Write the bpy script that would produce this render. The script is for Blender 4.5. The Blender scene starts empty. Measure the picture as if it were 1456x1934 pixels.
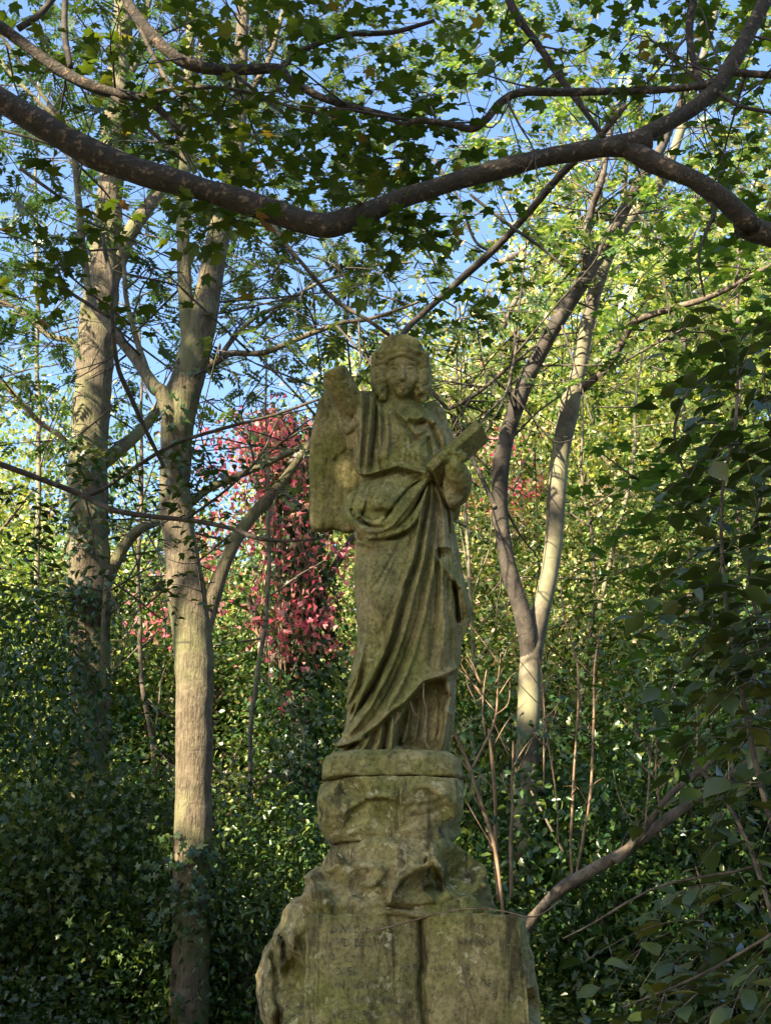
import bpy, math, random
import numpy as np
from math import radians, sin, cos, pi
from mathutils import Vector
rng = np.random.default_rng(11)
random.seed(11)
S = bpy.context.scene
COL = S.collection

# ------------------------------------------------------------------ camera
PITCH = radians(20.0); VF = radians(42.0)
F = 967.0 / math.tan(VF / 2)
EYE = np.array([0.0, 0.0, 1.6])
cd = bpy.data.cameras.new('camera'); cam = bpy.data.objects.new('camera', cd); COL.objects.link(cam)
cam.location = EYE; cam.rotation_euler = (pi / 2 + PITCH, 0, 0)
cd.sensor_fit = 'VERTICAL'; cd.sensor_height = 24; cd.lens = 12 / math.tan(VF / 2)
cd.clip_start = 0.05; cd.clip_end = 2000
S.camera = cam

def P(px, py, Y):
    """world point that stands at distance Y in front of the photographer along the pixel ray"""
    a = (px - 728) / F; b = -(py - 967) / F
    dx, dy, dz = a, cos(PITCH) - b * sin(PITCH), sin(PITCH) + b * cos(PITCH)
    t = Y / dy
    return np.array([dx * t, Y, 1.6 + dz * t])
def depth_of(p):
    return p[..., 1] * cos(PITCH) + (p[..., 2] - 1.6) * sin(PITCH)
def proj(p):
    d = np.maximum(depth_of(p), 1e-3)
    up = -p[..., 1] * sin(PITCH) + (p[..., 2] - 1.6) * cos(PITCH)
    return 728 + F * p[..., 0] / d, 967 - F * up / d, d
def W(wpx, p):
    return wpx * depth_of(p) / F

# ------------------------------------------------------------------ tagging
def tag(o, label=None, cat=None, group=None, kind=None):
    if label: o['label'] = label
    if cat: o['category'] = cat
    if group: o['group'] = group
    if kind: o['kind'] = kind
    return o
def empty(name, loc=(0, 0, 0)):
    o = bpy.data.objects.new(name, None); COL.objects.link(o); o.location = loc; o.empty_display_size = 0.2
    return o

# ------------------------------------------------------------------ mesh helpers
class MB:
    def __init__(s): s.v = []; s.loops = []; s.tot = []; s.n = 0; s.mi = []; s.cur = 0
    def add(s, v, faces_flat, totals):
        v = np.asarray(v, float).reshape(-1, 3)
        s.v.append(v); s.loops.append(np.asarray(faces_flat, np.int64) + s.n); s.tot.append(np.asarray(totals, np.int64)); s.n += len(v); s.mi.append(np.full(len(totals), s.cur, np.int32))
    def merge(s, o):
        for v, l, t in zip(o.v, o.loops, o.tot): s.v.append(v); s.loops.append(l + s.n); s.tot.append(t); s.mi.append(np.full(len(t), 1, np.int32))
        s.n += o.n; return s
    def grid(s, rings, closed=True, cap=True):
        n = len(rings); m = len(rings[0]); v = np.concatenate(rings)
        i = np.arange(n - 1)[:, None]; j = np.arange(m if closed else m - 1)[None, :]
        j2 = (j + 1) % m
        q = np.stack([i * m + j, i * m + j2, (i + 1) * m + j2, (i + 1) * m + j], -1).reshape(-1, 4)
        fl = q.ravel(); tt = np.full(len(q), 4)
        if cap and closed:
            fl = np.concatenate([fl, np.arange(m)[::-1], (n - 1) * m + np.arange(m)]); tt = np.concatenate([tt, [m, m]])
        s.add(v, fl, tt)
    def build(s, name, mat, parent=None, smooth=True):
        me = bpy.data.meshes.new(name)
        v = np.concatenate(s.v).astype(np.float32); lo = np.concatenate(s.loops).astype(np.int32); to = np.concatenate(s.tot).astype(np.int32)
        if parent is not None:
            v = v - np.array(parent_world(parent), np.float32)
        me.vertices.add(len(v)); me.vertices.foreach_set('co', v.ravel())
        me.loops.add(len(lo)); me.loops.foreach_set('vertex_index', lo)
        me.polygons.add(len(to)); me.polygons.foreach_set('loop_start', (np.cumsum(to) - to).astype(np.int32))
        me.polygons.foreach_set('loop_total', to)
        me.polygons.foreach_set('use_smooth', np.full(len(to), smooth))
        mats = mat if isinstance(mat, tuple) else (mat,)
        for q in mats: me.materials.append(q)
        if len(mats) > 1: me.polygons.foreach_set('material_index', np.concatenate(s.mi))
        me.update(calc_edges=True)
        o = bpy.data.objects.new(name, me); COL.objects.link(o)
        if parent is not None: o.parent = parent
        return o
def parent_world(p):
    l = Vector((0, 0, 0))
    while p is not None:
        l = l + p.location; p = p.parent
    return l

def vnoise(p, sc, seed=0):
    q = np.asarray(p, np.float64) * sc + seed * 17.31 + 1000
    i = np.floor(q).astype(np.int64); f = q - i; f = f * f * (3 - 2 * f)
    def h(a, b, c):
        n = (a * 73856093) ^ (b * 19349663) ^ (c * 83492791); n = (n ^ (n >> 13)) * 1274126177
        n = n & 0x7fffffff; n = (n ^ (n >> 16)) & 0xffff
        return n / 65535.0
    r = 0
    for dx in (0, 1):
        for dy in (0, 1):
            for dz in (0, 1):
                w = (f[..., 0] if dx else 1 - f[..., 0]) * (f[..., 1] if dy else 1 - f[..., 1]) * (f[..., 2] if dz else 1 - f[..., 2])
                r = r + w * h(i[..., 0] + dx, i[..., 1] + dy, i[..., 2] + dz)
    return r * 2 - 1
def fbm(p, sc, oct=3, seed=0):
    r = 0; a = 1
    for k in range(oct): r = r + a * vnoise(p, sc * 2 ** k, seed + k); a *= .5
    return r
def unit(v): return v / np.maximum(np.linalg.norm(v, axis=-1, keepdims=True), 1e-9)

def spline(pts, n=6):
    pts = np.asarray(pts, float)
    if len(pts) < 3:
        t = np.linspace(0, 1, n + 1)[:, None]; return pts[0] * (1 - t) + pts[-1] * t
    a = np.vstack([2 * pts[0] - pts[1], pts, 2 * pts[-1] - pts[-2]]); out = []
    for i in range(1, len(a) - 2):
        for t in np.arange(n) / n:
            out.append(.5 * ((2 * a[i]) + (-a[i - 1] + a[i + 1]) * t + (2 * a[i - 1] - 5 * a[i] + 4 * a[i + 1] - a[i + 2]) * t * t + (-a[i - 1] + 3 * a[i] - 3 * a[i + 1] + a[i + 2]) * t ** 3))
    out.append(a[-2]); return np.array(out)

def tube(mb, pts, rad, sides=8, wob=0.0, lump=0.0, n=5, seed=0):
    c = spline(np.column_stack([np.asarray(pts, float), rad]), n); r = np.maximum(c[:, 3], .0008); c = c[:, :3]
    if wob:
        c = c + np.stack([vnoise(c, 3, seed + 1), vnoise(c, 3, seed + 2), vnoise(c, 3, seed + 3)], -1) * wob
    t = unit(np.gradient(c, axis=0)); ref = np.array([0, 1, 0.13]) if abs(t[0][1]) < .8 else np.array([1, 0, .1])
    u = unit(np.cross(t, ref)); w = np.cross(t, u)
    th = np.linspace(0, 2 * pi, sides, endpoint=False)
    rings = c[:, None, :] + r[:, None, None] * (np.cos(th)[None, :, None] * u[:, None, :] + np.sin(th)[None, :, None] * w[:, None, :])
    if lump:
        d = fbm(rings.reshape(-1, 3), 5, 3, seed).reshape(rings.shape[:2])
        rings = c[:, None, :] + (rings - c[:, None, :]) * (1 + lump * d[..., None])
    mb.grid(list(rings), True, True)
def px_tube(mb, path, sides=14, wob=0.0, lump=.09, n=7, seed=0, dY=None):
    """path: (px, py, width px, Y)"""
    pts = np.array([P(a, b, y) for a, b, w, y in path]); rad = np.array([W(w, p) * .5 for (a, b, w, y), p in zip(path, pts)])
    tube(mb, pts, rad, sides, wob, lump, n, seed)
    return pts

# ------------------------------------------------------------------ materials
def newmat(name):
    m = bpy.data.materials.new(name); m.use_nodes = True; nt = m.node_tree; nt.nodes.clear()
    out = nt.nodes.new('ShaderNodeOutputMaterial'); return m, nt, out
def N(nt, typ, **kw):
    n = nt.nodes.new(typ)
    for k, v in kw.items():
        if k.startswith('i_'): n.inputs[k[2:].replace('_', ' ')].default_value = v
        else: setattr(n, k, v)
    return n
def ramp(nt, fac, stops):
    r = nt.nodes.new('ShaderNodeValToRGB'); e = r.color_ramp.elements
    while len(e) < len(stops): e.new(.5)
    for k, (p, c) in enumerate(stops): e[k].position = p; e[k].color = (*c, 1) if len(c) == 3 else c
    nt.links.new(fac, r.inputs[0]); return r.outputs[0]
def mixc(nt, fac, a, b, mode='MIX'):
    m = nt.nodes.new('ShaderNodeMix'); m.data_type = 'RGBA'; m.blend_type = mode
    for s, v in ((m.inputs[0], fac), (m.inputs[6], a), (m.inputs[7], b)):
        if hasattr(v, 'is_output'): nt.links.new(v, s)
        else: s.default_value = v if not isinstance(v, tuple) else (*v, 1)[:4]
    return m.outputs[2]
def noise(nt, vec, sc, det=4, rough=.55, dist=0.0):
    n = N(nt, 'ShaderNodeTexNoise'); n.inputs['Scale'].default_value = sc; n.inputs['Detail'].default_value = det
    n.inputs['Roughness'].default_value = rough; n.inputs['Distortion'].default_value = dist
    nt.links.new(vec, n.inputs['Vector']); return n.outputs[0]
def mapping(nt, vec, scale):
    m = N(nt, 'ShaderNodeMapping'); m.inputs['Scale'].default_value = scale; nt.links.new(vec, m.inputs['Vector']); return m.outputs[0]

def leaf_mat(name, cols, transl=.45, rough=.45, tcol=None, spec=.5, clump=1.2):
    m, nt, out = newmat(name)
    geo = N(nt, 'ShaderNodeNewGeometry'); oi = N(nt, 'ShaderNodeObjectInfo')
    base = ramp(nt, geo.outputs['Random Per Island'], cols)
    nz = noise(nt, geo.outputs['Position'], clump, 3)
    hs = N(nt, 'ShaderNodeHueSaturation'); nt.links.new(base, hs.inputs['Color'])
    mr = N(nt, 'ShaderNodeMapRange'); mr.inputs[1].default_value = .3; mr.inputs[2].default_value = .7
    mr.inputs[3].default_value = .65; mr.inputs[4].default_value = 1.35; nt.links.new(nz, mr.inputs[0]); nt.links.new(mr.outputs[0], hs.inputs['Value'])
    mo = N(nt, 'ShaderNodeMapRange'); mo.inputs[3].default_value = .48; mo.inputs[4].default_value = .52
    nt.links.new(oi.outputs['Random'], mo.inputs[0]); nt.links.new(mo.outputs[0], hs.inputs['Hue'])
    b = N(nt, 'ShaderNodeBsdfPrincipled'); b.inputs['Roughness'].default_value = rough
    b.inputs['Specular IOR Level'].default_value = spec
    nt.links.new(hs.outputs[0], b.inputs['Base Color'])
    t = N(nt, 'ShaderNodeBsdfTranslucent')
    tc = mixc(nt, 1.0, hs.outputs[0], tcol or (1.5, 1.45, .55), 'MULTIPLY')
    nt.links.new(tc, t.inputs['Color'])
    mx = N(nt, 'ShaderNodeMixShader'); mx.inputs[0].default_value = transl
    nt.links.new(b.outputs[0], mx.inputs[1]); nt.links.new(t.outputs[0], mx.inputs[2]); nt.links.new(mx.outputs[0], out.inputs[0])
    return m
G = lambda r, g, b: (r, g, b)
M = {}
M['ash'] = leaf_mat('ash_leaf', [(0, G(.03, .065, .022)), (.6, G(.05, .095, .028)), (.95, G(.08, .13, .03)), (1, G(.2, .22, .04))], .3, .35)
M['maple'] = leaf_mat('maple_leaf', [(0, G(.035, .065, .010)), (.7, G(.055, .09, .012)), (.95, G(.09, .115, .015)), (.985, G(.20, .15, .03)), (1, G(.16, .08, .03))], .4, .5)
M['holly'] = leaf_mat('holly_leaf', [(0, G(.025, .06, .014)), (.6, G(.05, .09, .018)), (1, G(.12, .15, .03))], .2, .3, spec=.4)
M['ivy'] = leaf_mat('ivy_leaf', [(0, G(.02, .055, .018)), (.7, G(.04, .085, .022)), (1, G(.11, .15, .03))], .2, .32, spec=.4)
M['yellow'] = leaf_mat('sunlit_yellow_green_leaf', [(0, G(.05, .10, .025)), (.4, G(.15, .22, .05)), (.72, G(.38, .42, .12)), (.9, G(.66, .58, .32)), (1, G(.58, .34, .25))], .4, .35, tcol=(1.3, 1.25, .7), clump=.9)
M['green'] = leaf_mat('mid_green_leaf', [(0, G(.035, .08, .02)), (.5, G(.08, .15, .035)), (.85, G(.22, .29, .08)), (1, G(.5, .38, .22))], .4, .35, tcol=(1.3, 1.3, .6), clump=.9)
M['red'] = leaf_mat('red_creeper_leaf', [(0, G(.07, .10, .03)), (.08, G(.14, .13, .04)), (.10, G(.50, .08, .12)), (.5, G(.72, .22, .24)), (.85, G(.75, .38, .32)), (1, G(.6, .42, .2))], .45, .5, tcol=(1.4, .8, .9))
M['oval'] = leaf_mat('dark_oval_leaf', [(0, G(.022, .045, .010)), (.8, G(.04, .065, .013)), (1, G(.08, .09, .018))], .22, .36, spec=.45)
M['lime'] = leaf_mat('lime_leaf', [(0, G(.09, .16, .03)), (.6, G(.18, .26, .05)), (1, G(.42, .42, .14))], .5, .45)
M['leafmid'] = leaf_mat('shaded_green_leaf', [(0, G(.04, .09, .02)), (.7, G(.07, .13, .02)), (1, G(.12, .18, .03))], .45, .5)
M['dryleaf'] = leaf_mat('dry_leaf', [(0, G(.2, .11, .05)), (1, G(.36, .2, .1))], .3, .6, tcol=(1.2, .9, .6))

def bark_mat(name, c0, c1, c2, vs=(28, 28, 5), patch=6.0, patch_lo=.5, patch_hi=.6, bump=.6, moss=None, moss_z=None):
    m, nt, out = newmat(name)
    geo = N(nt, 'ShaderNodeNewGeometry'); pos = geo.outputs['Position']
    st = mapping(nt, pos, vs)
    n1 = noise(nt, st, 1.0, 6, .65, .6); n2 = noise(nt, pos, patch, 6, .65, .3)
    c = ramp(nt, n1, [(.3, c0), (.62, c1)])
    pf = ramp(nt, n2, [(patch_lo, (0, 0, 0)), (patch_hi, (1, 1, 1))])
    c = mixc(nt, pf, c, c2)
    if moss:
        n3 = noise(nt, pos, 2.2, 4, .6)
        mf = ramp(nt, n3, [(.45, (0, 0, 0)), (.62, (.8, .8, .8))]); c = mixc(nt, mf, c, moss)
    wv = N(nt, 'ShaderNodeTexNoise'); wv.inputs['Scale'].default_value = 1.0; wv.inputs['Detail'].default_value = 5
    nt.links.new(mapping(nt, pos, (5, 5, 30)), wv.inputs['Vector'])
    rg = ramp(nt, wv.outputs[0], [(.64, (0, 0, 0)), (.74, (.7, .7, .7))]); c = mixc(nt, rg, c, tuple(x * .55 for x in c0))
    b = N(nt, 'ShaderNodeBsdfPrincipled'); b.inputs['Roughness'].default_value = .85; nt.links.new(c, b.inputs['Base Color'])
    bp = N(nt, 'ShaderNodeBump'); bp.inputs['Strength'].default_value = bump; bp.inputs['Distance'].default_value = .02
    ad = N(nt, 'ShaderNodeMath', operation='ADD'); nt.links.new(n1, ad.inputs[0]); nt.links.new(n2, ad.inputs[1])
    nt.links.new(ad.outputs[0], bp.inputs['Height']); nt.links.new(bp.outputs[0], b.inputs['Normal'])
    nt.links.new(b.outputs[0], out.inputs[0]); return m
M['bark_ash'] = bark_mat('ash_bark', (.028, .020, .011), (.145, .110, .060), (.20, .158, .094), vs=(60, 60, 9), patch=11, patch_lo=.5, patch_hi=.72, bump=1.0, moss=(.16, .16, .06))
M['bark_bough'] = bark_mat('flaking_bough_bark', (.022, .018, .012), (.055, .042, .026), (.20, .135, .085), vs=(34, 34, 34), patch=30, patch_lo=.57, patch_hi=.61, bump=1.0)
M['bark_dark'] = bark_mat('dark_branch_bark', (.025, .019, .013), (.06, .046, .032), (.11, .088, .06), vs=(30, 30, 30), patch=14, bump=.4)
M['bark_pale'] = bark_mat('pale_smooth_bark', (.05, .04, .024), (.11, .09, .058), (.16, .133, .086), vs=(10, 10, 10), patch=7, patch_lo=.5, patch_hi=.62, bump=.2, moss=(.2, .19, .1))
M['bark_mid'] = bark_mat('brown_bark', (.035, .026, .017), (.105, .078, .05), (.16, .125, .085), vs=(30, 30, 8), patch=10)
M['bark_limb'] = bark_mat('shaded_limb_bark', (.02, .016, .011), (.055, .043, .029), (.085, .069, .047), vs=(14, 14, 10), patch=8, bump=.5)
M['shoot'] = bark_mat('tan_shoot', (.09, .055, .03), (.21, .13, .07), (.25, .175, .105), vs=(30, 30, 8), patch=16, bump=.2)
M['soil'] = bark_mat('woodland_soil', (.035, .026, .016), (.07, .05, .03), (.09, .07, .03), vs=(3, 3, 3), patch=2)

def stone_mat(name, moss_amt=.5, tint=1.0, mott=1.0):
    m, nt, out = newmat(name)
    geo = N(nt, 'ShaderNodeNewGeometry'); pos = geo.outputs['Position']
    big = noise(nt, pos, 3.2, 5, .6, .4); mid = noise(nt, pos, 14, 6, .7, .3); fine = noise(nt, pos, 70, 5, .7); speck = noise(nt, pos, 38, 3, .6)
    t = tint
    c = ramp(nt, mid, [(.28, (.12 * t, .092 * t, .044 * t)), (.5, (.235 * t, .19 * t, .085 * t)), (.72, (.36 * t, .285 * t, .145 * t))])
    mf = ramp(nt, big, [(.50 - .14 * moss_amt, (0, 0, 0)), (.68 - .1 * moss_amt, (.9, .9, .9))])
    mosscol = ramp(nt, mid, [(.3, (.09, .092, .022)), (.7, (.26, .25, .07))])
    c = mixc(nt, mf, c, mosscol)
    # damp dark streaks running down the stone
    sk = noise(nt, mapping(nt, pos, (16, 16, 2.2)), 1.0, 5, .65, .5)
    sf = ramp(nt, sk, [(.52, (0, 0, 0)), (.66, (.85 * mott, .85 * mott, .85 * mott))]); c = mixc(nt, sf, c, (.045, .037, .02))
    # pale lichen
    lf = ramp(nt, speck, [(.56, (0, 0, 0)), (.62, (1, 1, 1))]); l2 = ramp(nt, noise(nt, pos, 6, 3), [(.48, (0, 0, 0)), (.6, (.75 * mott, .75 * mott, .75 * mott))])
    lm = mixc(nt, 1.0, lf, l2, 'MULTIPLY'); c = mixc(nt, lm, c, (.46, .41, .24))
    ff = ramp(nt, fine, [(.33, (.45, .45, .45)), (.5, (1, 1, 1)), (.7, (1.25, 1.25, 1.2))]); c = mixc(nt, 1.0, c, ff, 'MULTIPLY')
    b = N(nt, 'ShaderNodeBsdfPrincipled'); b.inputs['Roughness'].default_value = .9; b.inputs['Specular IOR Level'].default_value = .25
    nt.links.new(c, b.inputs['Base Color'])
    ad = N(nt, 'ShaderNodeMath', operation='MULTIPLY_ADD'); ad.inputs[1].default_value = .5; nt.links.new(fine, ad.inputs[0]); nt.links.new(mid, ad.inputs[2])
    bp = N(nt, 'ShaderNodeBump'); bp.inputs['Strength'].default_value = .55; bp.inputs['Distance'].default_value = .012
    nt.links.new(ad.outputs[0], bp.inputs['Height']); nt.links.new(bp.outputs[0], b.inputs['Normal'])
    nt.links.new(b.outputs[0], out.inputs[0]); return m
M['stone'] = stone_mat('weathered_angel_stone', .7, 1.1, .5)
M['stone2'] = stone_mat('mossy_rock_stone', .55, 1.15)
M['stone3'] = stone_mat('inscribed_page_stone', .75, 1.1)
m, nt, out = newmat('lead_letters'); b = N(nt, 'ShaderNodeBsdfPrincipled'); b.inputs['Roughness'].default_value = .8
g = N(nt, 'ShaderNodeNewGeometry'); nt.links.new(ramp(nt, noise(nt, g.outputs['Position'], 38, 3), [(.32, (.045, .04, .026)), (.47, (.08, .072, .04)), (.54, (.18, .16, .08))]), b.inputs['Base Color'])
nt.links.new(b.outputs[0], out.inputs[0]); M['lead'] = m

# ------------------------------------------------------------------ surface nets
def surface_net(Fd, org, h):
    ins = Fd < 0; nx, ny, nz = Fd.shape
    c = [(i, j, k) for i in (0, 1) for j in (0, 1) for k in (0, 1)]
    sl = lambda o: tuple(slice(o[a], Fd.shape[a] - 1 + o[a]) for a in range(3))
    cnt = np.zeros((nx - 1, ny - 1, nz - 1), np.int8)
    for o in c: cnt += ins[sl(o)]
    act = (cnt > 0) & (cnt < 8); idx = np.argwhere(act)
    vals = {o: Fd[idx[:, 0] + o[0], idx[:, 1] + o[1], idx[:, 2] + o[2]] for o in c}
    acc = np.zeros((len(idx), 3)); num = np.zeros(len(idx))
    for a in c:
        for ax in range(3):
            if a[ax] == 0:
                bb = list(a); bb[ax] = 1; bb = tuple(bb); fa, fb = vals[a], vals[bb]
                cr = (fa < 0) != (fb < 0); t = np.where(cr, fa / np.where(cr, fa - fb, 1), 0)
                p = np.array(a, float)[None, :] + t[:, None] * (np.array(bb) - np.array(a))
                acc += np.where(cr[:, None], p, 0); num += cr
    V = org + (idx + acc / num[:, None]) * h
    vid = np.full(act.shape, -1, np.int64); vid[act] = np.arange(len(idx)); Q = []
    for ax in range(3):
        o1 = [0, 0, 0]; o1[ax] = 1
        s0 = tuple(slice(0, Fd.shape[a] - (1 if a == ax else 0)) for a in range(3)); s1 = tuple(slice(o1[a], None) for a in range(3))
        d = ins[s0] != ins[s1]; e = np.argwhere(d); u, w = (ax + 1) % 3, (ax + 2) % 3
        e = e[(e[:, u] > 0) & (e[:, w] > 0) & (e[:, u] < Fd.shape[u] - 1) & (e[:, w] < Fd.shape[w] - 1)]
        def at(du, dw):
            q = e.copy(); q[:, u] -= du; q[:, w] -= dw; return vid[q[:, 0], q[:, 1], q[:, 2]]
        q = np.stack([at(1, 1), at(0, 1), at(0, 0), at(1, 0)], -1)
        fl = ~ins[e[:, 0], e[:, 1], e[:, 2]]; q[fl] = q[fl][:, ::-1]; Q.append(q)
    Q = np.concatenate(Q); Q = Q[(Q >= 0).all(1)]
    return V, Q
class Field:
    def __init__(s, lo, hi, h):
        s.lo = np.array(lo, float); s.h = h; s.n = np.ceil((np.array(hi) - s.lo) / h).astype(int) + 1
        s.F = np.full(s.n, 9.0, np.float32)
    def coords(s, sl):
        return [(s.lo[a] + np.arange(s.n[a])[sl[a]] * s.h).reshape([-1 if k == a else 1 for k in range(3)]) for a in range(3)]
    def box(s, lo, hi):
        a = np.clip(np.floor((np.array(lo) - s.lo) / s.h).astype(int), 0, s.n); b = np.clip(np.ceil((np.array(hi) - s.lo) / s.h).astype(int) + 1, 0, s.n)
        return tuple(slice(a[k], b[k]) for k in range(3))
    def union(s, lo, hi, f, k=.01):
        sl = s.box(np.array(lo) - .03, np.array(hi) + .03); X, Y, Z = s.coords(sl); d = f(X, Y, Z).astype(np.float32); o = s.F[sl]
        hh = np.clip(.5 + .5 * (o - d) / k, 0, 1); s.F[sl] = o * (1 - hh) + d * hh - k * hh * (1 - hh)
    def cut(s, lo, hi, f, k=.006):
        sl = s.box(np.array(lo) - .03, np.array(hi) + .03); X, Y, Z = s.coords(sl); d = -f(X, Y, Z).astype(np.float32); o = s.F[sl]
        hh = np.clip(.5 - .5 * (o - d) / k, 0, 1); s.F[sl] = o * (1 - hh) + d * hh + k * hh * (1 - hh)
    def ell(s, c, r, k=.01, cut=False):
        c = np.array(c, float); r = np.array(r, float)
        f = lambda X, Y, Z: (np.sqrt(((X - c[0]) / r[0]) ** 2 + ((Y - c[1]) / r[1]) ** 2 + ((Z - c[2]) / r[2]) ** 2) - 1) * r.min()
        (s.cut if cut else s.union)(c - r, c + r, f, k)
    def cap(s, a, b, ra, rb=None, k=.01, cut=False):
        a = np.array(a, float); b = np.array(b, float); rb = ra if rb is None else rb; ab = b - a; L = ab @ ab
        def f(X, Y, Z):
            t = np.clip(((X - a[0]) * ab[0] + (Y - a[1]) * ab[1] + (Z - a[2]) * ab[2]) / L, 0, 1)
            return np.sqrt((X - a[0] - t * ab[0]) ** 2 + (Y - a[1] - t * ab[1]) ** 2 + (Z - a[2] - t * ab[2]) ** 2) - (ra + (rb - ra) * t)
        R = max(ra, rb); (s.cut if cut else s.union)(np.minimum(a, b) - R, np.maximum(a, b) + R, f, k)
    def chain(s, pts, rads, k=.01, n=5):
        c = spline(np.column_stack([pts, rads]), n)
        for a, b in zip(c[:-1], c[1:]): s.cap(a[:3], b[:3], a[3], b[3], k)
    def mesh(s, name, mat, parent, smooth=True, rough=0.0, seed=0):
        V, Q = surface_net(s.F, s.lo, s.h)
        if rough: V = V + np.stack([fbm(V, 26, 3, seed + i) for i in range(3)], -1) * rough
        mb = MB(); mb.add(V, Q.ravel(), np.full(len(Q), 4)); return mb.build(name, mat, parent, smooth)

class Relief:
    """carved relief drawn along fold lines traced over the front of a stone"""
    def __init__(s, x0, y0, x1, y1, res=1.5):
        s.x0, s.y0, s.res = x0, y0, res
        s.gx = np.arange(x0, x1, res); s.gy = np.arange(y0, y1, res); s.R = np.zeros((len(s.gy), len(s.gx)))
    def line(s, pts, amp, sl, sr=None, taper=(.15, .15)):
        """amp in metres, sl / sr: half widths (px) left and right of the line's direction"""
        sr = sl if sr is None else sr; c = spline(np.array(pts, float), 6); m = 3 * max(sl, sr)
        i0, i1 = np.searchsorted(s.gx, [c[:, 0].min() - m, c[:, 0].max() + m]); j0, j1 = np.searchsorted(s.gy, [c[:, 1].min() - m, c[:, 1].max() + m])
        X, Y = np.meshgrid(s.gx[i0:i1], s.gy[j0:j1]); best = np.full(X.shape, 1e9); side = np.zeros(X.shape); tt = np.zeros(X.shape)
        L = np.r_[0, np.cumsum(np.linalg.norm(np.diff(c, axis=0), axis=1))]; L = L / L[-1]
        for k in range(len(c) - 1):
            a, b = c[k], c[k + 1]; ab = b - a; l2 = max(ab @ ab, 1e-6); t = np.clip(((X - a[0]) * ab[0] + (Y - a[1]) * ab[1]) / l2, 0, 1)
            dx = X - a[0] - t * ab[0]; dy = Y - a[1] - t * ab[1]; d = np.hypot(dx, dy); u = d < best
            best = np.where(u, d, best); side = np.where(u, ab[0] * dy - ab[1] * dx, side); tt = np.where(u, L[k] + t * (L[k + 1] - L[k]), tt)
        w = np.where(side < 0, sl, sr); prof = np.exp(-(best / w) ** 2)
        tp = np.clip(tt / max(taper[0], 1e-3), 0, 1) ** .5 * np.clip((1 - tt) / max(taper[1], 1e-3), 0, 1) ** .5 if taper else 1
        s.R[j0:j1, i0:i1] += amp * prof * tp
    def blob(s, x, y, rx, ry, amp, p=2):
        X, Y = np.meshgrid(s.gx, s.gy); s.R += amp * np.exp(-(((X - x) / rx) ** 2 + ((Y - y) / ry) ** 2) ** (p / 2))
    def poly(s, pts, amp, soft=2.0):
        pts = np.array(pts, float); X, Y = np.meshgrid(s.gx, s.gy); ins = np.zeros(X.shape, bool); best = np.full(X.shape, 1e9)
        for a, b in zip(pts, np.roll(pts, -1, 0)):
            cr = ((a[1] > Y) != (b[1] > Y)) & (X < (b[0] - a[0]) * (Y - a[1]) / (b[1] - a[1] + 1e-9) + a[0]); ins ^= cr
            ab = b - a; t = np.clip(((X - a[0]) * ab[0] + (Y - a[1]) * ab[1]) / max(ab @ ab, 1e-6), 0, 1)
            best = np.minimum(best, np.hypot(X - a[0] - t * ab[0], Y - a[1] - t * ab[1]))
        sd = np.where(ins, best, -best); s.R += amp * np.clip(.5 + sd / (2 * soft), 0, 1)
    def sample(s, u, v):
        fx = np.clip((u - s.x0) / s.res, 0, len(s.gx) - 1.001); fy = np.clip((v - s.y0) / s.res, 0, len(s.gy) - 1.001)
        i = fx.astype(np.int32); j = fy.astype(np.int32); a = fx - i; b = fy - j; R = s.R
        return (R[j, i] * (1 - a) + R[j, i + 1] * a) * (1 - b) + (R[j + 1, i] * (1 - a) + R[j + 1, i + 1] * a) * b
def apply_relief(fld, rel, yc, band=.09, lo=None, hi=None):
    """pushes the front of a field out and in by the relief"""
    sl = fld.box(fld.lo if lo is None else lo, fld.lo + fld.n * fld.h if hi is None else hi); X, Y, Z = fld.coords(sl); Fd = fld.F[sl]
    idx = np.argwhere(np.abs(Fd) < band)
    p = np.stack([X.ravel()[idx[:, 0]], Y.ravel()[idx[:, 1]], Z.ravel()[idx[:, 2]]], -1)
    u, v, _ = proj(p); r = rel.sample(u, v); w = np.clip((yc - p[:, 1]) / .05 + .5, 0, 1)
    Fd[idx[:, 0], idx[:, 1], idx[:, 2]] -= (r * w).astype(np.float32)
    fld.F[sl] = Fd

# ================================================================== THE ANGEL
YS = 5.0
def PZ(py, Y=YS): return P(728, py, Y)[2]
statue = empty('angel_statue', tuple(P(745, 1434, YS)))
tag(statue, 'weathered mossy stone angel with a broken raised arm, holding a book', 'statue')

H = .0035
lo = P(590, 1450, YS) - [0, .36, .02]; hi = P(905, 625, YS) + [0.02, .32, .05]
fig = Field((lo[0], YS - .36, lo[2]), (hi[0], YS + .30, hi[2]), H)
prof = [  # py, left px, right px, half depth, y centre offset
 (760, 722, 790, .055, .0), (772, 705, 800, .075, .0), (790, 690, 818, .100, .0), (815, 679, 836, .118, .0), (850, 676, 846, .130, -.005), (885, 678, 846, .132, -.01),
 (905, 684, 846, .118, .0), (930, 680, 848, .125, .0), (960, 674, 852, .140, .0), (1000, 673, 858, .150, .0), (1040, 673, 866, .152, -.005), (1085, 672, 873, .155, -.015),
 (1120, 673, 880, .155, -.02), (1157, 678, 884, .150, -.02), (1190, 677, 874, .145, -.015), (1212, 675, 872, .145, -.01), (1250, 668, 869, .145, 0), (1290, 661, 862, .145, 0),
 (1325, 656, 861, .150, 0), (1360, 654, 859, .155, 0), (1385, 650, 855, .16, 0), (1405, 645, 852, .165, 0), (1425, 640, 850, .17, 0), (1445, 638, 848, .17, 0)]
zz = np.array([PZ(a[0]) for a in prof])[::-1]
xl = np.array([P(a[1], a[0], YS)[0] for a in prof])[::-1]; xr = np.array([P(a[2], a[0], YS)[0] for a in prof])[::-1]
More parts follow.
